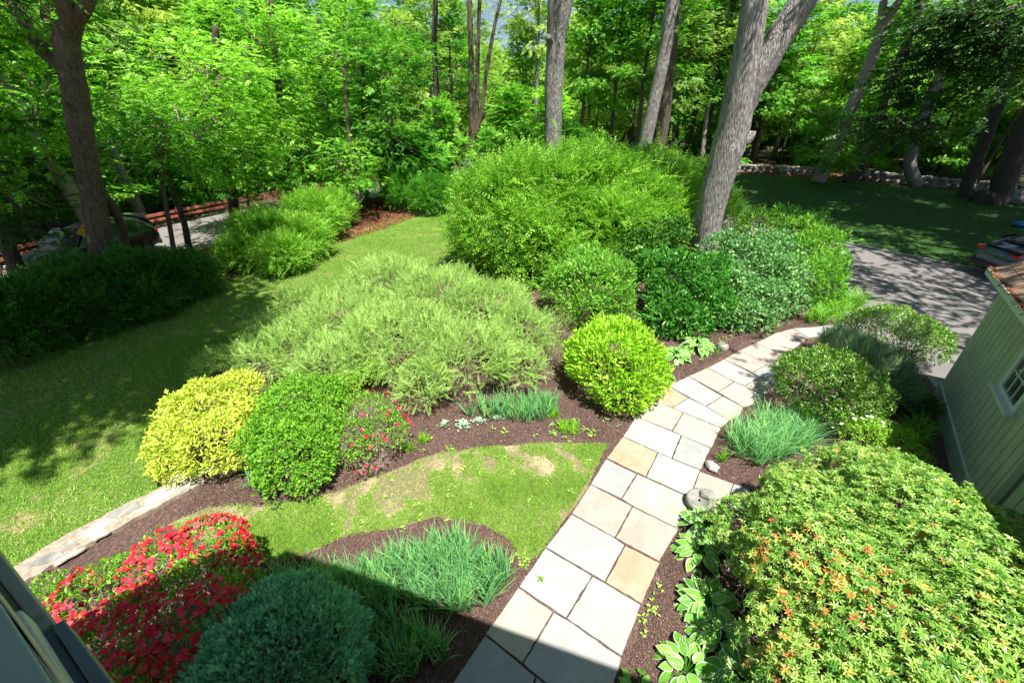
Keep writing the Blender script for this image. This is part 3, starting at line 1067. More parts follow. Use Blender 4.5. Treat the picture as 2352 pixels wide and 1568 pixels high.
def car(name, loc, rz, label, body_m, suv=True, s=1.0):
    root = thing(name, (0, 0, 0), label, 'car')
    #        x,    half w, z low, z belt, z roof, half w roof
    if suv:
        st = [(2.36, .62, .42, .72, .72, .5), (2.2, .82, .32, .88, .88, .62), (1.5, .92, .28, 1.0, 1.0, .72), (.95, .94, .28, 1.06, 1.08, .74), (.25, .95, .28, 1.08, 1.62, .62),
              (-.6, .95, .28, 1.09, 1.68, .64), (-1.5, .95, .28, 1.12, 1.64, .62), (-2.1, .93, .32, 1.16, 1.48, .6), (-2.36, .86, .4, 1.05, 1.08, .62), (-2.42, .7, .5, .8, .82, .5)]
    else:
        st = [(2.36, .6, .4, .66, .66, .5), (2.2, .82, .3, .8, .8, .62), (1.5, .92, .25, .94, .94, .72), (.9, .94, .25, 1.0, 1.02, .74), (0.1, .95, .25, 1.03, 1.52, .58),
              (-.6, .95, .25, 1.05, 1.6, .6), (-1.4, .95, .25, 1.12, 1.48, .58), (-2.0, .93, .3, 1.16, 1.24, .62), (-2.3, .88, .36, 1.02, 1.05, .64), (-2.4, .72, .48, .78, .8, .5)]
    ring = []
    for x, hw, z0, zb, zr, rw in st:
        half = [(0, z0), (hw * .85, z0), (hw * .97, z0 + .12), (hw, (z0 + zb) / 2), (hw * .98, zb - .08), (hw * .93, zb), (rw + .03, zb + (zr - zb) * .88 + .0), (rw * .8, zr + .01), (0, zr + .04)]
        ring.append([(x, y, z) for y, z in half] + [(x, -y, z) for y, z in half[-2:0:-1]])
    m = len(ring[0])
    V = [p for r in ring for p in r]
    Fc = [(i * m + k, i * m + (k + 1) % m, (i + 1) * m + (k + 1) % m, (i + 1) * m + k) for i in range(len(ring) - 1) for k in range(m)]
    Fc += [tuple(range(m))[::-1], tuple(range((len(ring) - 1) * m, len(ring) * m))]
    b = MB().poly(V, Fc).build('body', body_m, root, smooth=True)
    mo = b.modifiers.new('s', 'SUBSURF')
    mo.levels = mo.render_levels = 2

    def lerp(i, j, kf, sgn=1):
        def pt(t, k):
            return Vector(ring[t][k])
        return pt(i, j)
    # side windows, windscreen, rear window: lofted patches just outside the body
    g = MB()
    for sg in (1, -1):
        ks = (5, 6) if sg == 1 else (m - 5, m - 6)
        for (i0, i1) in ((4, 5), (5, 6)):
            a, b2 = Vector(ring[i0][ks[0]]), Vector(ring[i1][ks[0]])
            c, d = Vector(ring[i1][ks[1]]), Vector(ring[i0][ks[1]])
            cen = (a + b2 + c + d) / 4
            q = [cen + (p - cen) * Vector((.93, 1, .78)) + Vector((0, .012 * sg, 0)) for p in (a, b2, c, d)]
            g.poly(q, [(0, 1, 2, 3)])
    g.build('side_window', M['glass'], root)
    for nm, i0, i1, dx in (('windscreen', 3, 4, .02), ('rear_window', 7, 6, -.02)) if not suv else (('windscreen', 3, 4, .02), ('rear_window', 8, 7, -.02)):
        g = MB()
        y0, y1 = ring[i0][6][1] + .06, ring[i1][6][1]
        z0, z1 = ring[i0][8][2] + .02, ring[i1][8][2] + .0
        x0, x1 = ring[i0][0][0], ring[i1][0][0]
        q = [Vector((x0 + (x1 - x0) * .1 + dx, y0, z0 + (z1 - z0) * .12 + .03)), Vector((x0 + (x1 - x0) * .1 + dx, -y0, z0 + (z1 - z0) * .12 + .03)),
             Vector((x0 + (x1 - x0) * .88 + dx, -y1 + .04, z0 + (z1 - z0) * .9 + .03)), Vector((x0 + (x1 - x0) * .88 + dx, y1 - .04, z0 + (z1 - z0) * .9 + .03))]
        g.poly(q + [p - Vector((0, 0, .03)) for p in q], [(0, 1, 2, 3), (4, 7, 6, 5), (0, 4, 5, 1), (2, 6, 7, 3), (1, 5, 6, 2), (0, 3, 7, 4)])
        g.build(nm, M['glass'], root)
    for sg in (1, -1):
        for wx in (1.42, -1.42):
            wv = MB().lathe((wx, sg * .78, .35), [(.22, .0), (.33, .0), (.355, .04), (.355, .17), (.33, .2), (.22, .2)], 28, (0, sg, 0)).build('wheel', M['tyre'], root, smooth=True)
            rm = MB().lathe((wx, sg * .80, .35), [(.02, .16), (.21, .15), (.235, .18), (.235, .05)], 28, (0, sg, 0))
            for kk in range(5):
                an = kk * 1.2566
                rm.box((wx, sg * .95, .35), (math.cos(an), 0, math.sin(an)), (0, 1, 0), (-math.sin(an), 0, math.cos(an)), .03, .22, -.02, .02, -.025, .025)
            rm.build('rim', M['rimm'], wv)
        MB().box((-2.3, sg * .66, .98), (1, 0, 0), (0, 1, 0), (0, 0, 1), -.04, .28, -.13, .215, -.055, .045).build('taillight', M['taillight'], root, bevel=.02)
        MB().box((2.2, sg * .62, .74), (1, 0, 0), (0, 1, 0), (0, 0, 1), -.18, .07, -.16, .19, -.05, .06).build('headlight', M['headlight'], root, bevel=.02)
        MB().box((.72, sg * 1.0, 1.1), (1, 0, 0), (0, 1, 0), (0, 0, 1), -.08, .08, -.06, .1, -.06, .07).build('wing_mirror', body_m, root, bevel=.03)
    MB().box((-2.33 if suv else -2.2, 0, 1.06 if not suv else 1.5), (1, 0, 0), (0, 1, 0), (0, 0, 1), -.14, .16, -.72 if not suv else -.55, .72 if not suv else .55, .06, .1).build('spoiler', M['black_trim'] if not suv else body_m, root, bevel=.015)
    MB().box((-2.36, 0, .45), (1, 0, 0), (0, 1, 0), (0, 0, 1), -.07, .1, -.75, .75, -.1, .12).build('bumper', M['black_trim'], root, bevel=.03)
    root.location = loc
    root.rotation_euler = (0, 0, rz)
    root.scale = (s,) * 3
    return root


car('parked_car', (20.1, 14.25, .03), math.radians(-6), 'blue grey hatchback with red tail light parked on the dappled driveway', M['car_blue'], suv=False)
car('passing_car', (-16.6, 15.6, .03), math.radians(-96), 'black sport utility car driving on the road behind the trees', M['car_black'], suv=True)

# ------------------------------------------------------------------ guard rail and yellow sign
gl = offs(RC, -3.1)
rail = thing('guard_rail', gl[10], 'rusty red wooden guard rail along the far side of the road', 'guard rail')
pts = [p for p in gl if 2 < p.y < 62]
for z in (.62, .36):
    mb = MB()
    for a, b in zip(pts, pts[1:]):
        d = (b - a).normalized()
        q = Vector((-d.y, d.x, 0))
        mb.box(a + UP * z, d, q, UP, 0, (b - a).length + .01, -.04, .04, -.07, .07)
    mb.build('beam', M['rail'], rail)
for i in range(0, len(pts), 2):
    mb = MB()
    mb.box(pts[i], (1, 0, 0), (0, 1, 0), UP, -.09, .05, -.07, .07, 0, .78)
    mb.build('post', M['rail'], rail)
sx = G(258, 535, 1.5)
sx = Vector((-13.6, 13.2, 0))
sg = thing('road_sign', sx, 'yellow diamond road sign behind a trunk beside the road', 'road sign')
MB().box(sx, (1, 0, 0), (0, 1, 0), UP, -.03, .03, .012, .05, 0, 2.5).build('post', M['post'], sg)
pd = Vector((.75, .66, 0)).normalized()
pq = Vector((-pd.y, pd.x, 0))
mb = MB()
c = sx + UP * 2.1
mb.poly([c + pd * .42 + pq * .0, c + UP * .42, c - pd * .42, c - UP * .42] + [c + pd * .42 + pq * .008, c + UP * .42 + pq * .008, c - pd * .42 + pq * .008, c - UP * .42 + pq * .008],
        [(0, 1, 2, 3), (7, 6, 5, 4), (0, 4, 5, 1), (1, 5, 6, 2), (2, 6, 7, 3), (3, 7, 4, 0)])
mb.build('plate', M['sign'], sg)

# ------------------------------------------------------------------ stones


def rock(mb, c, r, rs, flat=.7):
    """a faceted stone: jittered sphere"""
    import itertools
    n, k = 7, 5
    base = len(mb.v)
    ph = [rs.uniform(0, 6.28) for _ in range(6)]
    ax = [rs.uniform(.75, 1.2), rs.uniform(.75, 1.2), flat * rs.uniform(.8, 1.15)]
    ro = rs.uniform(0, 6.28)
    for i in range(k):
        th = math.pi * (i + .5) / k
        for j in range(n):
            a = 6.283 * j / n + ph[0]
            d = 1 + .16 * math.sin(2 * a + ph[1] + th) + .12 * math.sin(3 * a + ph[2] - 2 * th) + rs.uniform(-.1, .1)
            x, y, z = math.sin(th) ** .6 * math.cos(a) * d * ax[0], math.sin(th) ** .6 * math.sin(a) * d * ax[1], math.cos(th) * ax[2] * (1 + rs.uniform(-.08, .08))
            mb.v.append((c[0] + r * (x * math.cos(ro) - y * math.sin(ro)), c[1] + r * (x * math.sin(ro) + y * math.cos(ro)), c[2] + r * z))
    for i in range(k - 1):
        for j in range(n):
            a, b = base + i * n + j, base + i * n + (j + 1) % n
            mb.f.append((a, a + n, b + n, b))
    mb.f.append(tuple(base + j for j in range(n)))
    mb.f.append(tuple(base + (k - 1) * n + n - 1 - j for j in range(n)))


rs = random.Random(21)


def stonewall(name, pts, h, label, r=.2):
    mb = MB()
    L = smoothline(pts, 8)
    for a, b in zip(L, L[1:]):
        m = max(1, int((b - a).length / (r * 1.5)))
        for k in range(m):
            p = a.lerp(b, k / m)
            for lay in range(int(h / (r * 1.1))):
                for sd in (-.18, .18):
                    rock(mb, (p.x + rs.uniform(-.1, .1), p.y + rs.uniform(-.1, .1) + sd, r * .5 + lay * r * 1.05), r * rs.uniform(.7, 1.2), rs)
    o = mb.build(name, M['stone'])
    return tag(o, label, 'stone wall')


stonewall('stone_wall', [(17, 45.5), (21, 45), (25, 44), (29.5, 41.5)], .9, 'low dry stone wall of piled fieldstones at the far edge of the shaded lawn', .24)
stonewall('stone_wall', [(31, 40.2), (34, 36.5), (37, 32.6), (40, 29.2)], .85, 'tumbled dry stone wall in deep shade behind the dark trunk', .24)
# rocks
for nm, px, py, r, lab, fl in (('rock', 1634, 1077, .13, 'small white and grey rock at the corner of the path beside the iris', .75), ('rock', 1657, 803, .17, 'mossy grey rock beside the path behind the hosta', .7),
                               ('rock', 1582, 640, .0, '', .5), ('rock', 2325, 468, .8, 'rounded grey boulder beside the far dark trunk', .6)):
    if not r:
        continue
    mb = MB()
    p = G(px, py)
    rock(mb, (p.x, p.y, r * .5), r, rs, fl)
    tag(mb.build(nm, SL['pale'] if r < .15 else M['stone'], bevel=r * .08), lab, 'rock')
# toppled stone planter beside the pieris
u0 = G(1606, 1162)
ur = thing('stone_urn', u0, 'round carved stone planter lying at the path edge under the variegated leaves', 'planter')
MB().lathe(u0 + Vector((0, 0, .0)), [(.02, .0), (.13, .0), (.19, .06), (.2, .12), (.185, .135), (.2, .16), (.19, .22), (.15, .23), (.13, .19), (.02, .17)], 30, (-.25, -.1, 1)).build('bowl', M['stone'], ur, smooth=True)
mb = MB()
rock(mb, (u0.x + .10, u0.y + .03, .23), .13, rs, .55)
mb.build('stone_fill', M['stone'], ur, bevel=.01)

# mortared retaining wall on the left with lichen covered cap stones
WL = [G(45, 1328), G(165, 1252), G(310, 1176), G(410, 1126), G(475, 1095)]
wl = thing('retaining_wall', WL[2], 'low mortared stone wall edge with pale lichen covered stones beside the lawn', 'stone wall')
mb = MB()
wd = [.42, .44, .44, .42, .36]
Pl, Pr = [], []
ext = [WL[0] + (WL[0] - WL[1]) * 1.2] + WL
wd = [.42] + wd
for i, p in enumerate(ext):
    d = (ext[min(i + 1, len(ext) - 1)] - ext[max(i - 1, 0)]).normalized()
    q = Vector((-d.y, d.x, 0))
    Pl.append(p + q * wd[i] * .5)
    Pr.append(p - q * wd[i] * .5)
poly = []
for side in (Pr, Pl[::-1]):
    for a, b in zip(side, side[1:]):
        for k in range(8):
            p = a.lerp(b, k / 8)
            poly.append(p + Vector((rs.uniform(-.025, .025), rs.uniform(-.025, .025), 0)))
mb.prism(poly, -.03, .07)
mb.build('mortar_bed', M['mortar'], wl)
cs = [((70, 1300), (115, 1288), (150, 1270), (138, 1263), (90, 1275), (64, 1297)), ((180, 1235), (232, 1215), (268, 1190), (232, 1192), (196, 1215)), ((196, 1228), (236, 1208), (250, 1222), (215, 1240)),
      ((245, 1202), (285, 1180), (325, 1162), (312, 1150), (270, 1165), (250, 1185)), ((330, 1160), (388, 1140), (415, 1115), (370, 1122), (335, 1145)), ((378, 1120), (430, 1100), (436, 1086), (398, 1090), (372, 1108)),
      ((405, 1135), (436, 1118), (440, 1108), (412, 1120)), ((300, 1178), (360, 1160), (372, 1153), (322, 1166)), ((440, 1098), (470, 1088), (490, 1075), (455, 1078)), ((150, 1262), (180, 1248), (172, 1240), (150, 1250)), ((120, 1300), (190, 1262), (196, 1255), (140, 1278))]
cs2 = cs
for k, poly in enumerate(cs2):
    W = [G(x, y, .09) for x, y in poly]
    Q = []
    for a, b in zip(W, W[1:] + W[:1]):
        for j in range(4):
            p = a.lerp(b, j / 4)
            Q.append(p + Vector((rs.uniform(-.012, .012), rs.uniform(-.012, .012), 0)))
    ar = sum(Q[j].x * Q[(j + 1) % len(Q)].y - Q[(j + 1) % len(Q)].x * Q[j].y for j in range(len(Q)))
    if ar < 0:
        Q.reverse()
    MB().prism(Q, .06, .09 + .004 * (k % 3), .012).build('cap_stone', M['lichen'] if k % 3 else M['stone'], wl)
bp = Vector((36.5, 22.5, 0))
bp = G(2338, 521)
tag(MB().lathe(bp, [(.0, .02), (.22, .02), (.3, .12), (.26, .24), (.1, .3), (.0, .3)], 16).build('plastic_toy', M['blue_plastic'], smooth=True), 'small dark blue plastic object lying on the shaded lawn', 'toy')
# ------------------------------------------------------------------ garden shrubs
SPR_J = pinnate(7, .5, .26, .055, up=.05, seed=1, arch=.12)
SPR_H = pinnate(5, .85, .2, .12, up=.05, seed=2, arch=-.15)
SPR_S = pinnate(3, .7, .34, .2, seed=3)
shrub('juniper_shrub', 'huge spreading feathery yellow-green juniper mound in the middle of the bed', 'juniper',
      [L_(900, 660, .6, 90, 1, .55), L_(1010, 690, .65, 105, 1, .55), L_(1110, 715, .6, 90, 1, .55), L_(1190, 770, .5, 75, 1, .55), L_(800, 740, .5, 105, 1, .5), L_(920, 790, .6, 130, 1, .5), L_(1070, 825, .6, 110, 1, .5),
       L_(700, 800, .4, 85, 1, .5), L_(610, 825, .28, 75, 1, .45), L_(515, 850, .2, 45, 1, .45), L_(1180, 850, .45, 60, 1, .5), L_(985, 880, .4, 70, 1, .5), L_(760, 850, .35, 85, 1, .5), L_(870, 640, .5, 55, 1, .6), L_(1160, 700, .5, 55, 1, .6), L_(690, 690, .3, 40, 1, .5), L_(640, 770, .3, 50, 1, .6)],
      23000, .24, 'juniper', SPR_J, .7, .05, .5, 170, 'twig_grey', rmin=.66, bmp=.12, freq=3.5, gap=(2.3, -1.25), tintm=(.5, .22), nrm=(.5, 1.0, .3), r0=.014, side=4, reach=.98, clump=(230, .2, .2), shoots=(420, .45, 4))
shrub('golden_spirea', 'bright golden yellow leafy mound at the left end of the bed', 'shrub',
      [L_(470, 950, .55, 85), L_(545, 905, .5, 55), L_(560, 970, .5, 60), L_(420, 1010, .45, 65), L_(500, 1025, .45, 78), L_(410, 1070, .25, 45), L_(540, 1050, .3, 40)],
      13000, .07, 'gold', LEAF, .8, .6, .8, 20, rmin=.7, bmp=.1, freq=3, width=.45, side=1, clump=(150, .09, .3), shoots=(130, .16, 6))
shrub('spirea', 'fresh green rounded spirea between the yellow mound and the pink flowered shrub', 'shrub',
      [L_(680, 1055, .45, 80), L_(640, 1010, .5, 75), L_(725, 1000, .5, 65), L_(690, 940, .5, 80), L_(640, 950, .5, 60), L_(740, 920, .45, 55), L_(715, 1090, .3, 45), L_(640, 1085, .3, 50)],
      15000, .06, 'spirea', LEAF, .8, .6, .8, 30, rmin=.65, bmp=.16, freq=3.5, width=.5, side=1, gap=(3.5, -1.15), clump=(130, .13, .25), shoots=(160, .2, 7))
shrub('spirea', 'small bright lime green shrub tucked under the juniper above the pink flowered shrub', 'shrub',
      [L_(860, 855, .4, 35), L_(800, 875, .35, 35)], 3000, .05, 'euonymus', LEAF, .8, .6, .8, 8, rmin=.6, width=.5)
# thinning azalea with a few red flowers
AZ2 = [L_(845, 960, .55, 72), L_(815, 1000, .5, 58), L_(880, 995, .45, 60), L_(850, 1040, .3, 55), L_(800, 1030, .3, 45)]
az2 = shrub('azalea', 'half bare twiggy azalea with a few red flowers beside the mulch', 'azalea', AZ2, 3000, .05, 'azgreen', LEAF, .7, .6, .7, 420, 'twig_grey', rmin=.7, gap=(3.2, .1), width=.5, r0=.007, side=7, reach=1.03)


def flowers(parent, lobes, n, size, m, gap=None, rng=None, name='blossoms', rmin=.93, zmax=None, xy=None):
    rng = rng or R
    P, Nn = blobpts(lobes, n, rmin, .05, 3, gap=gap, rng=rng, down=.0)
    P = P + Nn * .03
    k = len(P)
    out = []
    A = unit(Nn + np.array([0, -.25, .5]) + rng.normal(0, .35, (k, 3)))
    e1 = unit(np.cross(A, rng.normal(size=(k, 3))))
    e2 = np.cross(A, e1)
    Ps, Ds, Ns, Ts = [], [], [], []
    t = np.clip(rng.normal(.5, .25, k), 0, 1)
    for j in range(5):
        a = 1.2566 * j
        d = e1 * math.cos(a) + e2 * math.sin(a)
        Ps.append(P)
        Ds.append(d + A * .45)
        Ns.append(A - d * .45)
        Ts.append(t)
    s = np.tile(size * rng.uniform(.75, 1.2, k), 5)
    me = scatter(name, np.concatenate(Ps), np.concatenate(Ds), np.concatenate(Ns), s, LEAF, np.concatenate(Ts), s * .9, jit=.06)
    add(name, me, M[m], parent)


flowers(az2, [(l[0], l[1] * 1.0) for l in AZ2], 34, .038, 'red', gap=(1.9, .55))
az1l = [L_(470, 1285, .75, 95), L_(370, 1330, .8, 105), L_(250, 1385, .75, 105), L_(430, 1420, .85, 130), L_(300, 1500, .85, 140), L_(530, 1300, .55, 55), L_(150, 1375, .45, 60), L_(560, 1350, .45, 45), L_(250, 1640, .85, 130), L_(520, 1470, .7, 70), L_(110, 1345, .3, 30)]
az1 = shrub('azalea', 'low azalea smothered in bright red blossom at the lower left', 'azalea', az1l, 9000, .05, 'azgreen', LEAF, .7, .7, .7, 140, 'twig_grey', rmin=.72, bmp=.12, width=.45, r0=.007, side=3, gap=(3.0, -.85))
flowers(az1, az1l, 1500, .034, 'red', gap=(3.6, -.5))
shrub('dwarf_spruce', 'dense clipped ball of dark blue green conifer at the bottom edge', 'shrub', [L_(640, 1545, .45, 188, 1, .9)],
      15000, .062, 'spruce', pinnate(3, .6, .5, .32, seed=6), .9, .35, .4, 0, rmin=.88, bmp=.05, freq=5, clump=(420, .05, .4), tintm=(.45, .2), nrm=(.2, .4, 1.0), down=-.5)
shrub('euonymus_shrub', 'rounded bright lime green bush beside the bend of the path', 'shrub',
      [L_(1415, 835, .75, 100, 1, .85), L_(1375, 820, .7, 75), L_(1460, 860, .6, 70), L_(1410, 790, .8, 70), L_(1435, 895, .45, 60)],
      9500, .105, 'euonymus', LEAF, .9, .7, .55, 40, rmin=.72, bmp=.09, freq=4, width=.38, tintm=(.55, .25), side=2, down=-.6, clump=(200, .1, .35), shoots=(130, .14, 6))
shrub('sparse_shrub', 'sparse grey twigged shrub with few leaves between juniper and lime green bush', 'shrub',
      [L_(1275, 745, .6, 50), L_(1260, 800, .45, 45), L_(1310, 710, .6, 40)], 1900, .045, 'spirea', LEAF, .7, .7, .7, 110, 'twig_grey', rmin=.5, width=.45, r0=.007, side=5, reach=1.0)
shrub('privet_shrub', 'glossy mid green bush behind the juniper right of centre', 'shrub',
      [L_(1340, 660, .95, 75), L_(1390, 640, 1.0, 65), L_(1295, 660, .8, 50), L_(1410, 690, .7, 45), L_(1350, 615, 1.0, 55), L_(1350, 705, .6, 45), L_(1340, 715, .35, 50), L_(1400, 715, .4, 45)],
      9000, .12, 'privet', LEAF, .9, .6, .7, 50, rmin=.65, bmp=.14, width=.38, side=2, down=-.5, clump=(120, .16, .3), shoots=(120, .35, 7))
shrub('small_leaved_shrub', 'fine leaved green shrub squeezed behind the glossy bush', 'shrub',
      [L_(1310, 595, .9, 55), L_(1380, 575, 1.0, 60), L_(1440, 560, 1.1, 45)], 6500, .16, 'bridal', SPR_S, .8, .5, .6, 30, rmin=.6, width=1.0)
shrub('laurel_shrub', 'dark glossy large leaved laurel bush left of the forked trunk', 'shrub',
      [L_(1560, 640, 1.15, 65), L_(1600, 680, .8, 55), L_(1530, 690, .7, 45), L_(1510, 620, 1.1, 45), L_(1620, 630, 1.1, 50), L_(1550, 720, .5, 40), L_(1575, 740, .35, 50), L_(1520, 735, .35, 40), L_(1640, 715, .45, 45)],
      8000, .15, 'laurel', LEAF, .9, .4, .7, 50, rmin=.6, bmp=.16, width=.36, side=2, down=-.6, clump=(90, .22, .25), shoots=(110, .45, 8))
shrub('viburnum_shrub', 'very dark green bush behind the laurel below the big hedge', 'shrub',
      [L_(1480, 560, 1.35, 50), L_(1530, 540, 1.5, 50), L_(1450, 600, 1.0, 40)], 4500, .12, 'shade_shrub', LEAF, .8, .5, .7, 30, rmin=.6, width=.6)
shrub('lilac_shrub', 'grey green heart leaved lilac bush at the far bend of the path', 'shrub',
      [L_(1720, 600, 1.2, 62), L_(1785, 630, 1.05, 55), L_(1690, 665, .8, 45), L_(1660, 575, 1.4, 42), L_(1740, 690, .6, 50), L_(1770, 580, 1.3, 50), L_(1790, 690, .45, 50), L_(1735, 730, .3, 42), L_(1685, 720, .4, 42), L_(1660, 630, 1.0, 45)],
      10500, .095, 'lilac', LEAF, .8, .4, .8, 70, rmin=.58, bmp=.18, width=.75, side=3, r0=.014, down=-.7, clump=(110, .2, .25), shoots=(110, .35, 7))
shrub('cherry_laurel', 'tall bright green laurel hedge block beside the driveway', 'shrub',
      [L_(1880, 575, 1.2, 55), L_(1840, 540, 1.4, 50), L_(1900, 620, .9, 42), L_(1870, 640, .7, 45), L_(1750, 520, 1.4, 42), L_(1800, 520, 1.4, 42), L_(1885, 665, .45, 48), L_(1835, 640, .7, 50), L_(1845, 590, 1.0, 50)],
      10000, .145, 'privet', LEAF, .9, .5, .6, 50, rmin=.62, bmp=.12, width=.36, side=2, down=-.6, clump=(120, .2, .25), shoots=(110, .45, 8))


def lb(x, y, z, rx, ry, rz):
    return (np.array([x, y, z], float), np.array([rx, ry, rz], float))


BH = dict(tpl=SPR_H, outward=.8, up=.25, rnd=.5, rmin=.6, bmp=.2, freq=3.0, tintm=(.5, .22), nrm=(.5, 1, .5), down=-.7, side=4, r0=.02, clump=(70, .65, .1), shoots=(110, 1.3, 5))
shrub('honeysuckle_shrub', 'tall arching green shrub mass at the far end of the left lawn', 'shrub',
      [lb(.2, 16.0, 1.7, 2.0, 1.9, 1.9), lb(1.4, 16.5, 2.0, 2.0, 2.0, 1.8), lb(-.7, 16.6, 1.4, 1.4, 1.4, 1.5), lb(.9, 14.6, 1.0, 1.5, 1.1, 1.2)], 13000, .55, 'bridal', stemmat='twig', nstem=110, gap=(1.1, -1.0), **BH)
shrub('honeysuckle_shrub', 'tall arching green shrub mass in front of the straight central trunk', 'shrub',
      [lb(3.4, 17.0, 1.9, 1.9, 1.9, 1.8), lb(4.6, 17.6, 1.9, 1.9, 1.9, 1.8), lb(3.6, 15.4, 1.2, 1.7, 1.3, 1.3), lb(2.4, 17.8, 1.9, 1.5, 1.5, 1.8)], 13000, .55, 'bridal', stemmat='twig', nstem=110, gap=(1.1, -1.0), **BH)
shrub('honeysuckle_shrub', 'open branched green shrub reaching past the forked trunk to the lawn', 'shrub',
      [lb(6.1, 18.6, 1.9, 1.7, 1.8, 1.8), lb(7.8, 19.5, 1.6, 1.6, 1.8, 1.5), lb(5.6, 16.6, 1.2, 1.5, 1.3, 1.2), lb(9.0, 19.2, 1.0, 1.2, 1.3, .9)], 10000, .5, 'bridal', stemmat='twig', nstem=130, gap=(1.1, -.65), **BH)
# clipped azalea balls, blue juniper, white azalea
shrub('clipped_shrub', 'clipped round shrub nearest the driveway with pale new leaves', 'shrub',
      [L_(2045, 765, .65, 80, 1, .7), L_(2100, 785, .55, 65, 1, .8), L_(1985, 755, .5, 50, 1, .8)], 12000, .052, 'boxazalea', LEAF, .8, .6, .8, 60, rmin=.78, bmp=.07, freq=4, width=.5, tintm=(.5, .3), side=3, r0=.008, down=-.5, clump=(260, .06, .35))
shrub('clipped_shrub', 'clipped round shrub overhanging the path right of the bend', 'shrub',
      [L_(1895, 885, .75, 98, 1, .8), L_(1940, 905, .65, 84, 1, .8), L_(1850, 860, .6, 65, 1, .8), L_(1950, 945, .35, 60, 1, .8), L_(1880, 950, .3, 45, 1, .8)], 16000, .05, 'boxazalea', LEAF, .8, .6, .8, 80, rmin=.78, bmp=.08, freq=4, width=.5, tintm=(.48, .3), side=3, r0=.008, down=-.5, clump=(300, .06, .35))
shrub('blue_juniper', 'grey blue feathery juniper between the two clipped round shrubs', 'juniper',
      [L_(1975, 835, .45, 60), L_(2025, 865, .5, 52), L_(2045, 900, .35, 42), L_(1930, 800, .35, 42)], 5200, .2, 'bluejun', SPR_J, .8, .5, .4, 30, rmin=.6, nrm=(.6, .9, .4), r0=.008)
waz = [L_(1985, 1000, .4, 50), L_(2045, 1010, .35, 45), L_(2090, 1045, .3, 35), L_(1935, 975, .3, 30)]
wz = shrub('white_azalea', 'loose pale green azalea with white flowers beside the garage corner', 'azalea', waz, 3300, .05, 'azgreen', LEAF, .8, .6, .7, 60, 'twig_grey', rmin=.6, width=.45, r0=.006, side=3, tintm=(.8, .2))
flowers(wz, waz, 55, .045, 'white', gap=(2.5, .2))
shrub('yew_seedling', 'dark green low ferny plant in the shade of the garage wall', 'plant', [L_(2090, 930, .15, 40, 1, .5), L_(2070, 890, .2, 25, 1, .5)], 900, .2, 'shade_shrub', SPR_J, .6, .6, .5, 0)

# the great pieris: whorls of leaves
pl = [L_(1815, 1125, .7, 60), L_(1710, 1215, .6, 72), L_(1860, 1200, .95, 125), L_(1980, 1140, 1.0, 125), L_(2090, 1230, 1.15, 165), L_(1900, 1330, 1.1, 165), L_(2160, 1340, 1.25, 175), L_(1775, 1310, .75, 85), L_(2040, 1480, 1.2, 190), L_(1850, 1490, .9, 130),
      L_(2230, 1480, 1.3, 190), L_(2140, 1170, 1.1, 90), L_(2260, 1240, 1.15, 100), L_(2330, 1370, 1.2, 130), L_(2050, 1110, .95, 80), L_(1940, 1075, .7, 55), L_(2240, 1260, 1.2, 90), L_(1900, 1640, 1.0, 150), L_(2150, 1680, 1.2, 180), L_(2360, 1600, 1.2, 160)]
rg = np.random.default_rng(77)
P, Nn = blobpts(pl, 12000, .76, .08, 4, gap=(2.4, -1.6), rng=rg, clump=(500, .09, .45))
A = unit(Nn * .8 + np.array([0, 0, .8]) + rg.normal(0, .3, P.shape))
e1 = unit(np.cross(A, rg.normal(size=P.shape)))
e2 = np.cross(A, e1)
n = len(P)
tw = np.clip(rg.normal(.42, .22, n), 0, .86)
lowleft = np.hypot(P[:, 0] - 2.6, P[:, 1] - 1.75) < 1.15
hot = (lowleft & (noise(P, 2.2, 2) > .0) & (rg.random(n) < .14)) | (rg.random(n) < .006)
tw[hot] = rg.uniform(.9, 1, hot.sum())
ls = rg.uniform(.038, .066, n)
Ps, Ds, Ns, Ts, Ls = [], [], [], [], []
for j in range(7):
    a = j * .898 + rg.normal(0, .15, n)
    d = e1 * np.cos(a)[:, None] + e2 * np.sin(a)[:, None]
    Ps.append(P + A * rg.uniform(-.01, .01, n)[:, None])
    Ds.append(d + A * rg.uniform(.0, .55, n)[:, None])
    Ns.append(A + rg.normal(0, .25, P.shape))
    Ts.append(tw)
    Ls.append(ls * rg.uniform(.8, 1.1, n))
pr = thing('pieris_shrub', G(2000, 1400), 'big glossy whorled evergreen with orange new growth filling the lower right', 'shrub')
Ls = np.concatenate(Ls)
add('leaves', scatter('leaves', np.concatenate(Ps), np.concatenate(Ds), np.concatenate(Ns), Ls, LEAF, np.concatenate(Ts), Ls * .36, jit=.05), M['pieris'], pr)
stems(pl, 420, .15, M['twig_grey'], pr, .010, rng=rg, side=4, reach=.97)
P, Nn = blobpts(pl, 420, .97, .05, 3, gap=(1.6, .2), rng=rg)
me = scatter('seed_tassels', P, Nn + rg.normal(0, .5, P.shape) + [0, 0, .5], rg.normal(size=P.shape), .09, pinnate(6, .7, .1, .06, seed=9), rg.uniform(.6, 1, len(P)))
add('seed_tassels', me, simple('tassel', (.5, .42, .22), .8), pr)

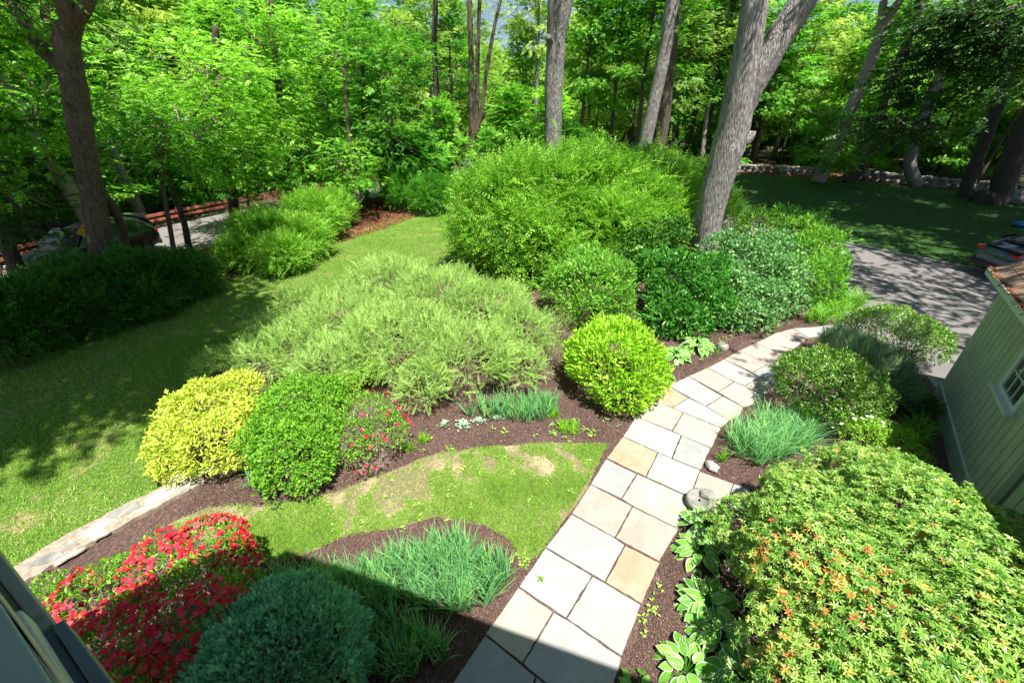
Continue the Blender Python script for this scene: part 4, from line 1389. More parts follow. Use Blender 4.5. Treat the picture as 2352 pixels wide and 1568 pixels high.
# roadside shrubs
RS = dict(tpl=SPR_H, outward=.8, up=.3, rnd=.5, rmin=.55, bmp=.2, tintm=(.5, .2), nrm=(.5, 1, .5), down=-.7, nstem=50, side=3, r0=.015)
shrub('roadside_shrub', 'arching bright green shrub on the roadside bank beside the brown leaf litter', 'shrub', [L_(720, 500, 1.1, 60), L_(765, 480, 1.0, 42), L_(700, 550, .8, 50)], 6500, .4, 'bridal', group=None, **RS)
shrub('roadside_shrub', 'arching green shrub on the bank above the far part of the shaded lawn', 'shrub', [L_(610, 545, 1.0, 62), L_(650, 585, .7, 45), L_(560, 585, .6, 42)], 7000, .4, 'bridal', **RS)
RD = dict(tpl=SPR_H, outward=.8, up=.3, rnd=.5, rmin=.5, bmp=.2, tintm=(.5, .2), nrm=(.5, 1, .5), down=-.7, nstem=25, side=3, r0=.015)
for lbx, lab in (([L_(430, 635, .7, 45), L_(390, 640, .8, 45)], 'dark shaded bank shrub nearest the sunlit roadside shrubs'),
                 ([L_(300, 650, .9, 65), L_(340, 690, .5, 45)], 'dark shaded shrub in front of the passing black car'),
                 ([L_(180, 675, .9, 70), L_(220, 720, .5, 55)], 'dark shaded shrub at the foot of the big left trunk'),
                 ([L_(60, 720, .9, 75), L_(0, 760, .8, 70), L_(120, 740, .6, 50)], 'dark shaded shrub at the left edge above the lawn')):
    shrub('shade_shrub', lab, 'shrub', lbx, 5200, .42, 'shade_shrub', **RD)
shrub('bank_shrub', 'dark green rounded shrub where the lawn meets the big hedge at the far left', 'shrub', [L_(925, 440, 1.1, 42), L_(990, 450, 1.0, 48), L_(960, 405, 1.7, 40), L_(1040, 440, .8, 30)], 9000, .4, 'maple', **RD)

# ------------------------------------------------------------------ bladed plants


def irisbed(name, label, cat, poly, nfan, L0, W0, m, per=6, group=None, tint=.5, curve=(.12, .3), seed=0, leanm=.16):
    rg = np.random.default_rng(seed + nfan)
    pp = polypts(poly, nfan, rg)
    hd = rg.uniform(0, 6.283, nfan)
    P, Hd, Ll, Ww, Le, Cu, Ti = [], [], [], [], [], [], []
    for i in range(nfan):
        for j in range(per):
            o = (j - (per - 1) / 2) / per
            P.append((pp[i, 0] + math.cos(hd[i]) * o * .05, pp[i, 1] + math.sin(hd[i]) * o * .05, .0))
            Hd.append(hd[i] + (0 if o > 0 else math.pi) + rg.normal(0, .35))
            Ll.append(L0 * rg.uniform(.6, 1.15))
            Ww.append(W0 * rg.uniform(.7, 1.2))
            Le.append(min(.75, abs(o) * .5 + abs(rg.normal(0, leanm))))
            Cu.append(rg.uniform(*curve))
            Ti.append(rg.normal(tint, .2))
    c = np.mean(pp, 0)
    me = blades(name, np.array(P), np.array(Ll), np.array(Ww), np.array(Le), np.array(Cu), np.clip(Ti, 0, 1), rng=rg, head=np.array(Hd))
    o = add(name, me, M[m])
    return tag(o, label, cat, group)


irisbed('iris_bed', 'broad drift of upright blue green iris leaves crossing the shade line at the bottom', 'iris', V2((620, 1345), (700, 1320), (800, 1330), (900, 1290), (980, 1262), (1060, 1250), (1100, 1290), (1160, 1300), (1165, 1340), (1110, 1400), (1050, 1420), (990, 1400), (930, 1390), (880, 1390), (980, 1470), (1040, 1500), (960, 1568), (880, 1560), (800, 1470), (720, 1400), (640, 1380), (600, 1350)), 680, .5, .021, 'iris', 6, seed=1, leanm=.1, curve=(.02, .3))
irisbed('iris_clump', 'upright iris clump in front of the juniper beside the pale sedum', 'iris', V2((1055, 958), (1120, 935), (1200, 925), (1275, 925), (1280, 955), (1235, 975), (1180, 968), (1110, 962)), 150, .46, .019, 'iris', 6, seed=2, curve=(.05, .3))
irisbed('iris_clump', 'dense grassy iris clump right of the path above the small rock', 'iris', V2((1668, 1015), (1700, 985), (1760, 965), (1850, 965), (1880, 1000), (1850, 1050), (1760, 1075), (1700, 1065)), 300, .62, .018, 'iris', 6, seed=3, curve=(.15, .5))
irisbed('daylily_clump', 'long leaved green daylily clump by the driveway end of the path', 'daylily', V2((1845, 742), (1870, 700), (1930, 685), (1985, 690), (1965, 725), (1930, 745), (1880, 750)), 150, .6, .022, 'daylily', 6, seed=4, curve=(.3, .6))
irisbed('daylily_clump', 'shaded daylily tuft against the garage wall skirt', 'daylily', V2((2075, 985), (2110, 970), (2130, 1010), (2115, 1040), (2085, 1030)), 40, .5, .018, 'daylily', 6, seed=5, curve=(.3, .6))
irisbed('iris_clump', 'thin iris leaves at the left foot of the green spirea', 'iris', V2((560, 1085), (580, 1075), (590, 1100), (575, 1120)), 12, .42, .017, 'iris', 5, seed=6, curve=(.3, .6))
irisbed('grass_tuft', 'small grassy tuft beside the mossy grey rock', 'grass tuft', V2((1625, 815), (1648, 800), (1655, 822), (1635, 828)), 9, .3, .01, 'daylily', 6, seed=7, curve=(.2, .6))
irisbed('iris_clump', 'short young iris shoots beside the small white rock', 'iris', V2((1645, 1055), (1668, 1045), (1672, 1065), (1650, 1068)), 9, .28, .014, 'daylily', 5, seed=8)
for k, (x, y, r_, nn_, lab) in enumerate(((940, 1030, 12, 20, 'left tuft of the two short bright green tufts beside the half bare azalea'), (972, 1012, 11, 16, 'right tuft of the two short bright green tufts beside the half bare azalea'), (1306, 985, 22, 55, 'bright green fountain of liriope standing alone on the mulch'), (1268, 955, 14, 22, 'smaller bright green tuft behind the liriope fountain'))):
    c = G(x, y)
    r2 = r_ * K(x, y)
    pol = [(c.x + r2 * math.cos(a), c.y + r2 * math.sin(a)) for a in np.linspace(0, 6.28, 9)[:-1]]
    irisbed('liriope_tuft', lab, 'grass tuft', pol, nn_, .17, .011, 'liriope', 7, seed=20 + k, curve=(.15, .5), leanm=.3)
# sedums
for k, (x, y, s_, lab) in enumerate(((1022, 978, .1, 'leftmost of the pale blue green sedum rosettes on the mulch'), (1064, 980, .14, 'largest pale blue green sedum rosette in the row'), (1101, 971, .11, 'third pale blue green sedum rosette just below the iris'), (1143, 964, .07, 'smallest pale sedum rosette at the right end of the row'))):
    c = G(x, y)
    rg = np.random.default_rng(50 + k)
    n = int(900 * s_)
    d = rg.normal(0, .42, (n, 2)) * s_
    P = np.stack([c.x + d[:, 0], c.y + d[:, 1], .02 + .05 * rg.random(n)], 1)
    D = np.stack([d[:, 0] + rg.normal(0, .03, n), d[:, 1] + rg.normal(0, .03, n), rg.uniform(.02, .12, n)], 1)
    me = scatter('sedum', P, D, np.array([0, 0, 1.0]) + rg.normal(0, .3, (n, 3)), rg.uniform(.03, .05, n), LEAF, rg.normal(.5, .2, n), .03, jit=.03)
    tag(add('sedum', me, M['sedum']), lab, 'sedum', 'pale sedums along the front of the bed')

# hostas
tR = np.linspace(0, 1, 9)
HV, HR = [], []
for i, t in enumerate(tR):
    wdt = 1.0 * math.sin(math.pi * min(1, t ** .75 * .98 + .02)) ** .8 * (.5)
    for j, u_ in enumerate((-1, -.72, 0, .72, 1)):
        HV.append((t, u_ * wdt, -.32 * t * t + .10 * abs(u_) + .03 * (abs(u_) == .72)))
        HR.append(1.0 if abs(u_) == 1 or t > .95 else 0.0)
HF = [(5 * i + j, 5 * i + j + 1, 5 * i + j + 6, 5 * i + j + 5) for i in range(8) for j in range(4)]
HOSTA = (np.array(HV), HF)
HR = np.array(HR)


def hosta(px, py, rad, n, lab, z=0, sz=1.0, seed=0, gp='white edged hostas beside the path', rim=True):
    c = G(px, py, 0)
    rg = np.random.default_rng(seed)
    root = thing('hosta', c, lab, 'hosta', gp)
    P, D, N, Ls, T = [], [], [], [], []
    mb = MB()
    for i in range(n):
        q = (i + .5) / n
        a = i * 2.39996 + rg.normal(0, .2)
        el = 1.25 - 1.05 * q + rg.normal(0, .08)
        dirv = np.array([math.cos(a) * math.cos(el), math.sin(a) * math.cos(el), math.sin(el)])
        b = np.array([c.x, c.y, .02]) + np.array([math.cos(a), math.sin(a), 0]) * .02
        s = rad * (.35 + .35 * q)
        pnt = b + dirv * s
        mb.tube([b, b + dirv * s * .55 + np.array([0, 0, .02]), pnt], [.006, .005, .004], 5, cap=False)
        P.append(pnt)
        e2_ = el - .75
        D.append([math.cos(a) * math.cos(e2_), math.sin(a) * math.cos(e2_), math.sin(e2_)])
        N.append(np.array([-math.cos(a) * math.sin(e2_), -math.sin(a) * math.sin(e2_), math.cos(e2_)]) + rg.normal(0, .22, 3))
        Ls.append(rad * .62 * rg.uniform(.75, 1.15))
        T.append(rg.normal(.5, .22))
    Ls = np.array(Ls)
    me = scatter('leaves', np.array(P), np.array(D), np.array(N), Ls, HOSTA, np.clip(T, 0, 1), Ls * .62, jit=.04, smooth=True, rim=HR if rim else HR * 0)
    add('leaves', me, M['hosta'], root)
    mb.build('stalks', M['hosta'], root)


hosta(1600, 800, .42, 42, 'largest white edged hosta left of the far path beside the grey rock', seed=1)
hosta(1552, 822, .36, 34, 'middle white edged hosta between rock and lime green bush', seed=2)
hosta(1522, 868, .26, 22, 'small white edged hosta squeezed against the lime green bush', seed=3)
hosta(1622, 1222, .40, 40, 'white edged hosta beside the toppled stone planter', seed=4)
hosta(1600, 1275, .32, 30, 'white edged hosta just below the one at the planter, under orange tips', seed=5)
hosta(1622, 1400, .38, 40, 'white edged hosta under the pieris beside the mulch strip', seed=6)
hosta(1650, 1475, .36, 36, 'white edged hosta between two others near the bottom edge', seed=7)
hosta(1575, 1545, .34, 34, 'bright white edged hosta at the bottom edge beside the path', seed=8)
hosta(1700, 1560, .36, 30, 'dark white edged hosta at the bottom edge under the big evergreen', seed=9)
hosta(1460, 1600, .26, 12, 'plain green broad leaved plant just entering the bottom edge by the path', seed=10, gp=None, rim=False)

# weeds and seedlings in the mulch and joints
rg = np.random.default_rng(9)
bedpoly = V2((950, 1070), (1300, 1010), (1440, 980), (1460, 960), (1300, 1000), (1100, 990), (980, 1010))
cl = np.concatenate([polypts(V2((960, 1060), (1120, 1025), (1390, 1012), (1450, 965), (1350, 960), (1200, 985), (980, 985)), 24, rg),
                     polypts(V2((1440, 1500), (1500, 1330), (1540, 1330), (1490, 1500)), 6, rg), polypts(V2((900, 1240), (1180, 1330), (1380, 1040), (1200, 1040), (800, 1130), (720, 1230)), 22, rg),
                     polypts(V2((1560, 870), (1700, 760), (1800, 730), (1780, 720), (1640, 780)), 16, rg), polypts(V2((1160, 1290), (1200, 1310), (1230, 1270)), 4, rg)])
P, D, N = [], [], []
for q in cl:
    m = rg.integers(3, 9)
    a = rg.uniform(0, 6.28, m)
    for k in range(m):
        P.append((q[0] + rg.normal(0, .03), q[1] + rg.normal(0, .03), rg.uniform(.03, .07)))
        D.append((math.cos(a[k]), math.sin(a[k]), rg.uniform(-.1, .3)))
        N.append((0, 0, 1))
me = scatter('seedling_leaves', np.array(P), np.array(D), np.array(N) + rg.normal(0, .3, (len(P), 3)), rg.uniform(.03, .075, len(P)), LEAF, rg.uniform(.2, 1, len(P)), .03)
tag(add('weeds', me, M['weed']), 'pale green seedlings and weeds dotted over mulch and grass', 'weeds', kind='stuff')
# the fallen sprig on the slab
sp = G(1240, 1328, .04)
sprig = thing('fallen_twig', sp, 'small fallen twig with green leaves lying on the pale path slab', 'twig')
MB().tube([sp + Vector((-.06, .05, .004)), sp + Vector((-.02, .02, .012)), sp + Vector((.0, -.01, .008))], [.004, .003, .002], 6).build('stem', M['twig'], sprig)
a = np.array([-.9, -2.2, .3, 1.2, -.3])
P = np.array([[sp.x, sp.y, sp.z + .01]] * 5)
me = scatter('leaves', P, np.stack([np.cos(a), np.sin(a), [.1, .05, .15, .6, .2]], 1), np.array([[0, 0, 1.0]] * 5) + rg.normal(0, .2, (5, 3)), np.array([.07, .07, .05, .04, .06]), LEAF, np.array([.3, .5, .2, .4, .6]), .03)
add('leaves', me, M['maple'], sprig)

# ------------------------------------------------------------------ grass, chips, litter


def grass(name, poly, n, L0, W0, m, label, gap=None, tint=.45, seed=0, holes=(), tr=.0):
    rg = np.random.default_rng(seed)
    pp = polypts(poly, n, rg)
    P = np.concatenate([pp, np.full((n, 1), .012)], 1)
    dens = noise(P, 1.5, 0) * .6 + noise(P, 4.5, 1) * .35 + noise(P, 11, 2) * .2
    ok = np.ones(n, bool)
    if gap is not None:
        ok = (dens > gap) | (rg.random(n) < .12)
    for h in holes:
        ok &= ~inpoly(pp, h)
    P, dens = P[ok], dens[ok]
    k = len(P)
    t = np.clip(rg.normal(tint, .18, k) - dens * .12, 0, .95)
    dead = rg.random(k) < np.clip(tr - dens * .3, 0, .6)
    t[dead] = 1.0
    me = blades(name, P, L0 * rg.uniform(.5, 1.3, k) * (1 - .3 * dead), W0 * rg.uniform(.7, 1.3, k), np.clip(np.abs(rg.normal(.35, .25, k)) + dead * .4, 0, .95), rg.uniform(.1, .6, k), t, seg=2, rng=rg)
    tag(add('grass', me, M[m]), label, 'grass', kind='stuff')


MU = [tuple(p) for p in MULCH]
grass('grass', LAWN_N, 120000, .055, .0065, 'grass', 'thin sunlit grass with straw patches beside the path', gap=-.28, seed=1, tr=.18)
litp = [(-9.8, 5.2), (-9.4, 9.5), (-8.8, 13), (-5, 12), (-4.5, 8), (-3, 4), (-3.6, 1.5), (-8, 1.2), (-10, 3)]
grass('grass', litp, 110000, .07, .009, 'grass', 'sunlit green lawn left of the stone wall', gap=-.75, seed=2, holes=[MU], tr=.07)
grass('grass', V2((0, 810), (500, 640), (900, 505), (1060, 480), (1100, 560), (700, 740), (450, 880), (0, 1100)), 90000, .07, .012, 'grass', 'long shaded lawn grass below the dark shrubs', gap=-.8, seed=3, holes=[MU, litp])
grass('grass', LAWN_R, 70000, .09, .03, 'grass_shaded', 'dark shaded lawn grass beyond the driveway', gap=-.9, seed=4)


def chips(name, poly, n, s, m, label, cat, holes=(), seed=0, z=.012, asp=.3, flat=.35, up=.012):
    rg = np.random.default_rng(seed)
    pp = polypts(poly, n, rg)
    for h in holes:
        pp = pp[~inpoly(pp, h)]
    n = len(pp)
    P = np.concatenate([pp, z + rg.uniform(0, up, (n, 1))], 1)
    D = np.concatenate([rg.normal(size=(n, 2)), rg.normal(0, flat * .6, (n, 1))], 1)
    Ls = s * rg.uniform(.4, 1.4, n)
    me = scatter(name, P, D, np.array([0, 0, 1.0]) + rg.normal(0, flat, (n, 3)), Ls, DIA, np.clip(rg.beta(1.1, 2.2, n), 0, 1), Ls * asp, jit=.02)
    tag(add(name, me, M[m]), label, cat, kind='stuff')


chips('wood_chips', V2((560, 1160), (800, 1080), (950, 900), (1300, 860), (1500, 760), (1580, 830), (1380, 1080), (1000, 1080), (760, 1180)), 42000, .028, 'chips', 'shredded brown bark mulch in the central bed', 'mulch', [LAWN_N], 1)
chips('wood_chips', V2((420, 1180), (480, 1090), (620, 1070), (620, 1160), (500, 1180)), 9000, .026, 'chips', 'shredded bark mulch at the end of the stone wall', 'mulch', [LAWN_N], 2)
chips('wood_chips', V2((900, 1230), (1110, 1180), (1240, 1280), (1100, 1500), (1000, 1600), (800, 1600), (560, 1300)), 30000, .024, 'chips', 'shredded bark mulch between the iris leaves', 'mulch', [LAWN_N], 3)
chips('wood_chips', V2((1640, 1120), (1720, 1120), (1900, 950), (1700, 960), (1620, 1040)), 14000, .024, 'chips', 'shredded bark mulch around the grassy iris clump', 'mulch', [], 4)
chips('wood_chips', V2((1420, 1568), (1520, 1330), (1560, 1200), (1700, 1250), (1800, 1400), (1700, 1600)), 30000, .024, 'chips', 'shredded bark mulch strip between path and hostas', 'mulch', [], 5)
chips('wood_chips', V2((1560, 880), (1700, 790), (1860, 740), (1800, 700), (1600, 770)), 16000, .03, 'chips', 'shredded bark mulch along the far path edge', 'mulch', [], 6)
chips('leaf_litter', V2((0, 800), (500, 650), (900, 520), (1000, 480), (960, 440), (700, 480), (400, 600), (0, 700)), 60000, .09, 'litter', 'red brown fallen leaves on the shaded roadside bank', 'leaf litter', [], 7, z=.01, asp=.7, up=.04)
chips('leaf_litter', [(9, 42), (18, 44), (26, 41.5), (31, 38.5), (34, 40), (28, 50), (10, 52)], 30000, .14, 'litter', 'fallen leaves under the trees beyond the right lawn', 'leaf litter', [], 8, z=.02, asp=.7, up=.05)
# ------------------------------------------------------------------ trees


def curve_pts(a, b, n, sag, rs):
    a, b = Vector(a), Vector(b)
    L = (b - a).length
    off = Vector((rs.gauss(0, .06), rs.gauss(0, .06), sag)) * L
    return [a.lerp(b, t / n) + off * (4 * (t / n) * (1 - t / n)) for t in range(n + 1)]


def limbs(mb, p, d, L, r, rs, depth, tips, n=6):
    end = p + d * L
    pts = curve_pts(p, end, 4, rs.uniform(-.02, .08), rs)
    mb.tube(pts, [r * (1 - .16 * i) for i in range(5)], n, cap=False)
    tips.append(pts[4])
    tips.append(pts[3])
    if depth:
        for k in range(3 if depth > 1 else 2):
            i = rs.choice([1, 2, 3])
            q = pts[i]
            nd_ = (d + Vector((rs.gauss(0, .6), rs.gauss(0, .6), rs.gauss(.1, .25)))).normalized()
            limbs(mb, q, nd_, L * rs.uniform(.4, .65), r * .5, rs, depth - 1, tips, max(4, n - 1))


def tree_parts(H, r0, zb, nb, spread, seed, ztop=None, tk=8, low=.75, wig=.25):
    rs = random.Random(seed)
    mb = MB()
    axis = []
    x = y = 0
    k = 10
    for i in range(k + 1):
        z = H * i / k
        axis.append(Vector((x, y, z)))
        x += rs.gauss(0, wig * .35)
        y += rs.gauss(0, wig * .35)
    rad = [r0 * (1.35 if i == 0 else 1) * (1 - .85 * (i / k) ** 1.2) for i in range(k + 1)]
    mb.tube(axis, rad, tk)
    tips = [axis[-1]]
    for b in range(nb):
        t = zb + (H * .97 - zb) * (b + rs.random()) / nb
        i = min(k - 1, int(t / H * k))
        p = axis[i].lerp(axis[i + 1], t / H * k - i)
        az = b * 2.4 + rs.uniform(-.4, .4)
        fr = (t - zb) / (H - zb)
        L = spread * (low + (1 - low) * math.sin(math.pi * min(1, fr + .25))) * (1 - .55 * fr) * rs.uniform(.75, 1.15)
        d = Vector((math.cos(az), math.sin(az), rs.uniform(.1, .55) + .5 * fr)).normalized()
        limbs(mb, p, d, L, max(.02, rad[i] * .35), rs, 1, tips, 5)
    return mb, tips


SPR_M = pinnate(3, .75, .36, .34, MAP3, seed=11, arch=-.12)
SPR_F = pinnate(3, .8, .38, .32, DIA, seed=12, arch=-.1)


def crown_mesh(tips, per, rc, size, tpl, seed, cz=None, tint=(.5, .2), flat=.33, wd=1.0):
    rg = np.random.default_rng(seed)
    T = np.array([tuple(t) for t in tips])
    ax = T.mean(0)
    n = len(T) * per
    i = np.repeat(np.arange(len(T)), per)
    P = T[i] + rg.normal(size=(n, 3)) * np.array([rc, rc, rc * flat])
    out = P - ax
    out[:, 2] *= .2
    D = unit(unit(out) * .7 + rg.normal(0, .55, (n, 3)) * [1, 1, .3] + [0, 0, -.12])
    N = unit(np.array([0, 0, 1.0]) + unit(out) * .35 + rg.normal(0, .38, (n, 3)))
    ct = rg.normal(0, .1, len(T))
    t = np.clip(rg.normal(tint[0], tint[1], n) + ct[i], 0, 1)
    Ls = size * rg.uniform(.7, 1.3, n)
    return scatter('crown', P, D, N, Ls, tpl, t, Ls * wd, jit=.1)


# shared kinds of forest tree
KINDS = []
for (H, r0, zb, nb, sp, seed, per, rc, sz, mname, bk) in (
        (13, .20, 2.0, 20, 4.2, 1, 26, .55, .48, 'maple', 'bark_brown'),
        (15, .26, 3.5, 20, 4.6, 2, 26, .6, .5, 'maple_bright', 'bark_grey'),
        (17, .24, 6.5, 16, 3.8, 3, 24, .6, .5, 'maple', 'bark_brown'),
        (11, .13, 1.0, 20, 3.2, 4, 24, .5, .45, 'maple_bright', 'bark_dark'),
        (18, .28, 8.0, 14, 4.0, 5, 20, .65, .5, 'yellowish', 'bark_grey'),
        (6.0, .06, .5, 16, 2.0, 6, 24, .36, .4, 'maple_bright', 'bark_dark'),
        (4.0, .04, .2, 14, 1.8, 7, 26, .34, .38, 'maple', 'bark_dark'),
        (14, .17, 5.0, 14, 2.6, 8, 14, .5, .45, 'yellowish', 'bark_dark')):
    mb, tips = tree_parts(H, r0, zb, nb, sp, seed)
    KINDS.append((mb.mesh('trunk', True), crown_mesh(tips, per, rc, sz, SPR_F, seed), M[bk], M[mname]))


def plant_tree(kind, x, y, s, rz, label, group=None, name='tree', zs=1.0, tilt=(0, 0), crown=True):
    tm, cm, bm, fm = KINDS[kind]
    root = thing(name, (x, y, 0), label, 'tree', group)
    for nm, me, m in (('trunk', tm, bm), ('crown', cm, fm)):
        if nm == 'crown' and not crown:
            continue
        if not me.materials:
            me.materials.append(m)
        o = bpy.data.objects.new(nm, me)
        COL.objects.link(o)
        o.parent = root
    root.rotation_euler = (tilt[0], tilt[1], rz)
    root.scale = (s, s, s * zs)
    return root


def clear(x, y, pad=0):
    q = np.array([[x, y]])
    if inpoly(q, LAWN_R)[0] or inpoly(q, DRIVE)[0] or inpoly(q, LAWN_L)[0]:
        return False
    return min((Vector((x, y, 0)) - p).length for p in RC) > 3.6 + pad


rs = random.Random(33)
placed = []


def region(n, box, kinds, label, group, dmin, smin=.85, smax=1.25, test=None, name='tree'):
    c = 0
    tries = 0
    while c < n and tries < 6000:
        tries += 1
        x, y = rs.uniform(box[0], box[1]), rs.uniform(box[2], box[3])
        if not clear(x, y) or (test and not test(x, y)):
            continue
        if any((x - a) ** 2 + (y - b_) ** 2 < dmin * dmin for a, b_ in placed):
            continue
        placed.append((x, y))
        plant_tree(rs.choice(kinds), x, y, rs.uniform(smin, smax), rs.uniform(0, 6.28), label, group, name)
        c += 1


FOV = lambda x, y: abs(x) < 1.12 * max(y, 0) + 4
region(48, (-62, -19, 8, 66), [0, 0, 1, 2, 3, 3], 'leafy green tree in the woods beyond the road', 'trees in the woods beyond the road', 3.2, test=lambda x, y: FOV(x, y) or x > -30)
region(46, (-26, 34, 50, 92), [0, 1, 2, 3, 4, 7, 4], 'tall spring green tree in the woods behind the big hedge', 'trees in the woods behind the hedge', 3.4, test=FOV)
region(52, (12, 84, 26, 88), [0, 1, 2, 3, 1, 7], 'green tree in the woods beyond the right lawn', 'trees in the woods beyond the right lawn', 3.3, test=lambda x, y: FOV(x, y) and (y > 47 or x > 40 or (x > 33 and y > 40)))
region(26, (-25, -19.8, 11, 50), [5, 6, 6], 'bright low leafy bush right behind the guard rail', 'bushes behind the guard rail', 1.2, .6, 1.0, name='sapling')
region(26, (-50, -19.5, 6, 60), [5, 6], 'low leafy sapling in the undergrowth beyond the road', 'saplings beyond the road', 1.8, test=FOV, name='sapling')
region(34, (-14, 14, 28, 58), [5, 6, 6], 'low leafy sapling behind the big hedge', 'saplings behind the hedge', 1.9, .7, 1.1, test=lambda x, y: x < 8.5, name='sapling')
region(34, (12, 66, 30, 62), [5, 6], 'low leafy sapling beyond the stone walls', 'saplings beyond the stone walls', 1.9, test=lambda x, y: FOV(x, y) and (y > 46 or x > 36), name='sapling')
region(16, (-40, -19.8, 10, 50), [7, 4, 2], 'slim bare stemmed tree beyond the road', 'slim trees beyond the road', 1.5, .7, 1.0, test=FOV, name='slim_tree')
region(16, (14, 60, 36, 60), [7, 4, 2], 'slim bare stemmed tree behind the far stone walls', 'slim trees behind the stone walls', 1.5, .7, 1.0, test=lambda x, y: FOV(x, y) and (y > 46 or x > 36), name='slim_tree')
# slim dark trunks behind the hedge
for i, (px, f, s) in enumerate(((1335, 36, .8), (1355, 40, .7), (1375, 46, .8), (1400, 37, .9), (1432, 42, .8), (1452, 38, .7), (1470, 35, .9), (1440, 55, 1), (1540, 44, 1), (1590, 50, 1), (1630, 47, 1.1))):
    r_, fw, u_ = ray(px, 300)
    plant_tree(7 if i % 3 else 2, r_ / fw * f, f, s, i * 1.3, 'slim dark stemmed tree with thin foliage behind the central hedge', 'slim trees behind the central hedge', 'slim_tree')
# far wood mass
rg = np.random.default_rng(4)
n = 46000
ang = rg.uniform(-1.05, 1.05, n)
dist = rg.uniform(96, 135, n)
xx, yy = np.sin(ang) * dist, np.cos(ang) * dist
hh = 17 + 5 * noise(np.stack([xx, yy, xx * 0], 1), .12, 0) - 2
zz = rg.random(n) ** .8 * hh
P = np.stack([xx, yy, zz], 1)
me = scatter('woods', P, rg.normal(size=(n, 3)), np.array([0, -.5, 1.0]) + rg.normal(0, .5, (n, 3)), rg.uniform(1.2, 2.4, n), SPR_F, np.clip(rg.normal(.5, .2, n), 0, 1))
tag(add('far_woods', me, M['yellowish']), 'pale green distant wood closing the view', 'woods', kind='stuff')

# ---- individual trees seen large


def big_tree(name, label, path, radii, m, branches=(), crown=None, sides=20, bumpy=.0, group=None, wmat=None):
    """path/branches: lists of world points; crown: (matname, list of (centre, spread, n clumps), per, size)"""
    p0 = Vector(path[0])
    root = thing(name, (p0.x, p0.y, 0), label, 'tree', group)
    mb = MB()
    rs = random.Random(len(label))

    def dense(pts, rad):
        L = []
        pv = [Vector(p) for p in pts]
        n = len(pv)
        for i in range(n - 1):
            a0, a1, a2, a3 = pv[max(i - 1, 0)], pv[i], pv[i + 1], pv[min(i + 2, n - 1)]
            st = max(2, int((a2 - a1).length / .3))
            for k in range(st):
                t = k / st
                q = .5 * ((2 * a1) + (a2 - a0) * t + (2 * a0 - 5 * a1 + 4 * a2 - a3) * t * t + (3 * a1 - a0 - 3 * a2 + a3) * t ** 3)
                L.append((q, rad[i] + (rad[i + 1] - rad[i]) * t))
        L.append((pv[-1], rad[-1]))
        return [q for q, _ in L], [r for _, r in L]
    a, b = dense(path, radii)
    mb.tube(a, b, sides, wob=.05, rs=rs)
    for pts, rad in branches:
        a, b = dense(pts, rad)
        mb.tube(a, b, max(6, sides // 2), wob=.05, rs=rs)
    mb.build('trunk', m, root, smooth=True)
    if crown:
        fm, blobs, per, size = crown
        tips = []
        tb = MB()
        rg = np.random.default_rng(len(label) + 3)
        for c, sp, k in blobs:
            c = np.array(c, float)
            for _ in range(k):
                d = rg.normal(size=3)
                d = d / np.linalg.norm(d) * rg.uniform(.3, 1) ** .5
                q = c + d * np.array(sp)
                tips.append(q)
                if rg.random() < .45:
                    o = c + (q - c) * .25
                    tb.tube([o, (o + q) / 2 + rg.normal(0, .15, 3), q], [.035, .025, .01], 4, cap=False)
        add('crown', crown_mesh([Vector(t) for t in tips], per, .5, size, SPR_M, 5 + len(label)), M[fm], root)
        tb.build('twigs', M['twig'], root)
    return root


# forked trunk right of centre
T1 = Vector((7.45, 15.4, 0))
big_tree('forked_tree', 'big grey barked forked trunk rising from the shrubs right of centre',
         [T1 + Vector(p) for p in ((-.05, 0, 0), (0, 0, .6), (-.12, 0, 2.0), (-.08, 0, 3.3), (.0, .02, 4.4), (.0, .03, 5.3), (-.03, .03, 6.0), (-.13, 0, 6.8), (-.22, 0, 8), (-.5, .2, 11), (-.8, .6, 14))], [.62, .5, .48, .48, .52, .5, .5, .41, .37, .3, .2], M['bark_grey'],
         [([T1 + Vector((.04, .0, 4.9)), T1 + Vector((.16, .0, 5.8)), T1 + Vector((.5, -.05, 6.9)), T1 + Vector((1.05, -.1, 8.2)), T1 + Vector((2.0, -.2, 10.5)), T1 + Vector((2.8, 0, 13))], [.3, .42, .42, .38, .3, .2]),
          ([T1 + Vector((.38, -.1, 4.55)), T1 + Vector((.56, -.15, 4.7)), T1 + Vector((.6, -.16, 4.9))], [.22, .15, .1])],
         ('maple', [(T1 + Vector((-1.0, .5, 14.5)), (3.2, 3.2, 2), 50), (T1 + Vector((3.0, 0, 13.5)), (3, 3, 2), 45)], 18, .42), sides=36)
# a little spray of leaves growing from its bark
T2f = 24.0
q2 = lambda x, y, f: Vector((ray(x, y)[0] / ray(x, y)[1] * f, f, CAM_H + ray(x, y)[2] / ray(x, y)[1] * f))
big_tree('straight_tree', 'thick straight grey trunk standing behind the middle of the big hedge',
         [Vector((2.15, 24, 0)), q2(1269, 350, 24), q2(1272, 200, 24), q2(1278, 90, 24), q2(1287, 0, 24), Vector((2.6, 24, 14)), Vector((2.9, 24.5, 19))], [.6, .43, .45, .44, .58, .4, .25], M['bark_grey'],
         [([q2(1270, 105, 24), q2(1258, 92, 24) + Vector((0, -.5, 0)), q2(1256, 88, 24) + Vector((0, -.6, 0))], [.2, .15, .14]),
          ([q2(1280, 30, 24), q2(1300, -60, 24), q2(1330, -200, 24)], [.35, .3, .25])],
         ('maple', [((3, 24, 17.5), (4, 4, 2.2), 60)], 18, .45), sides=28)
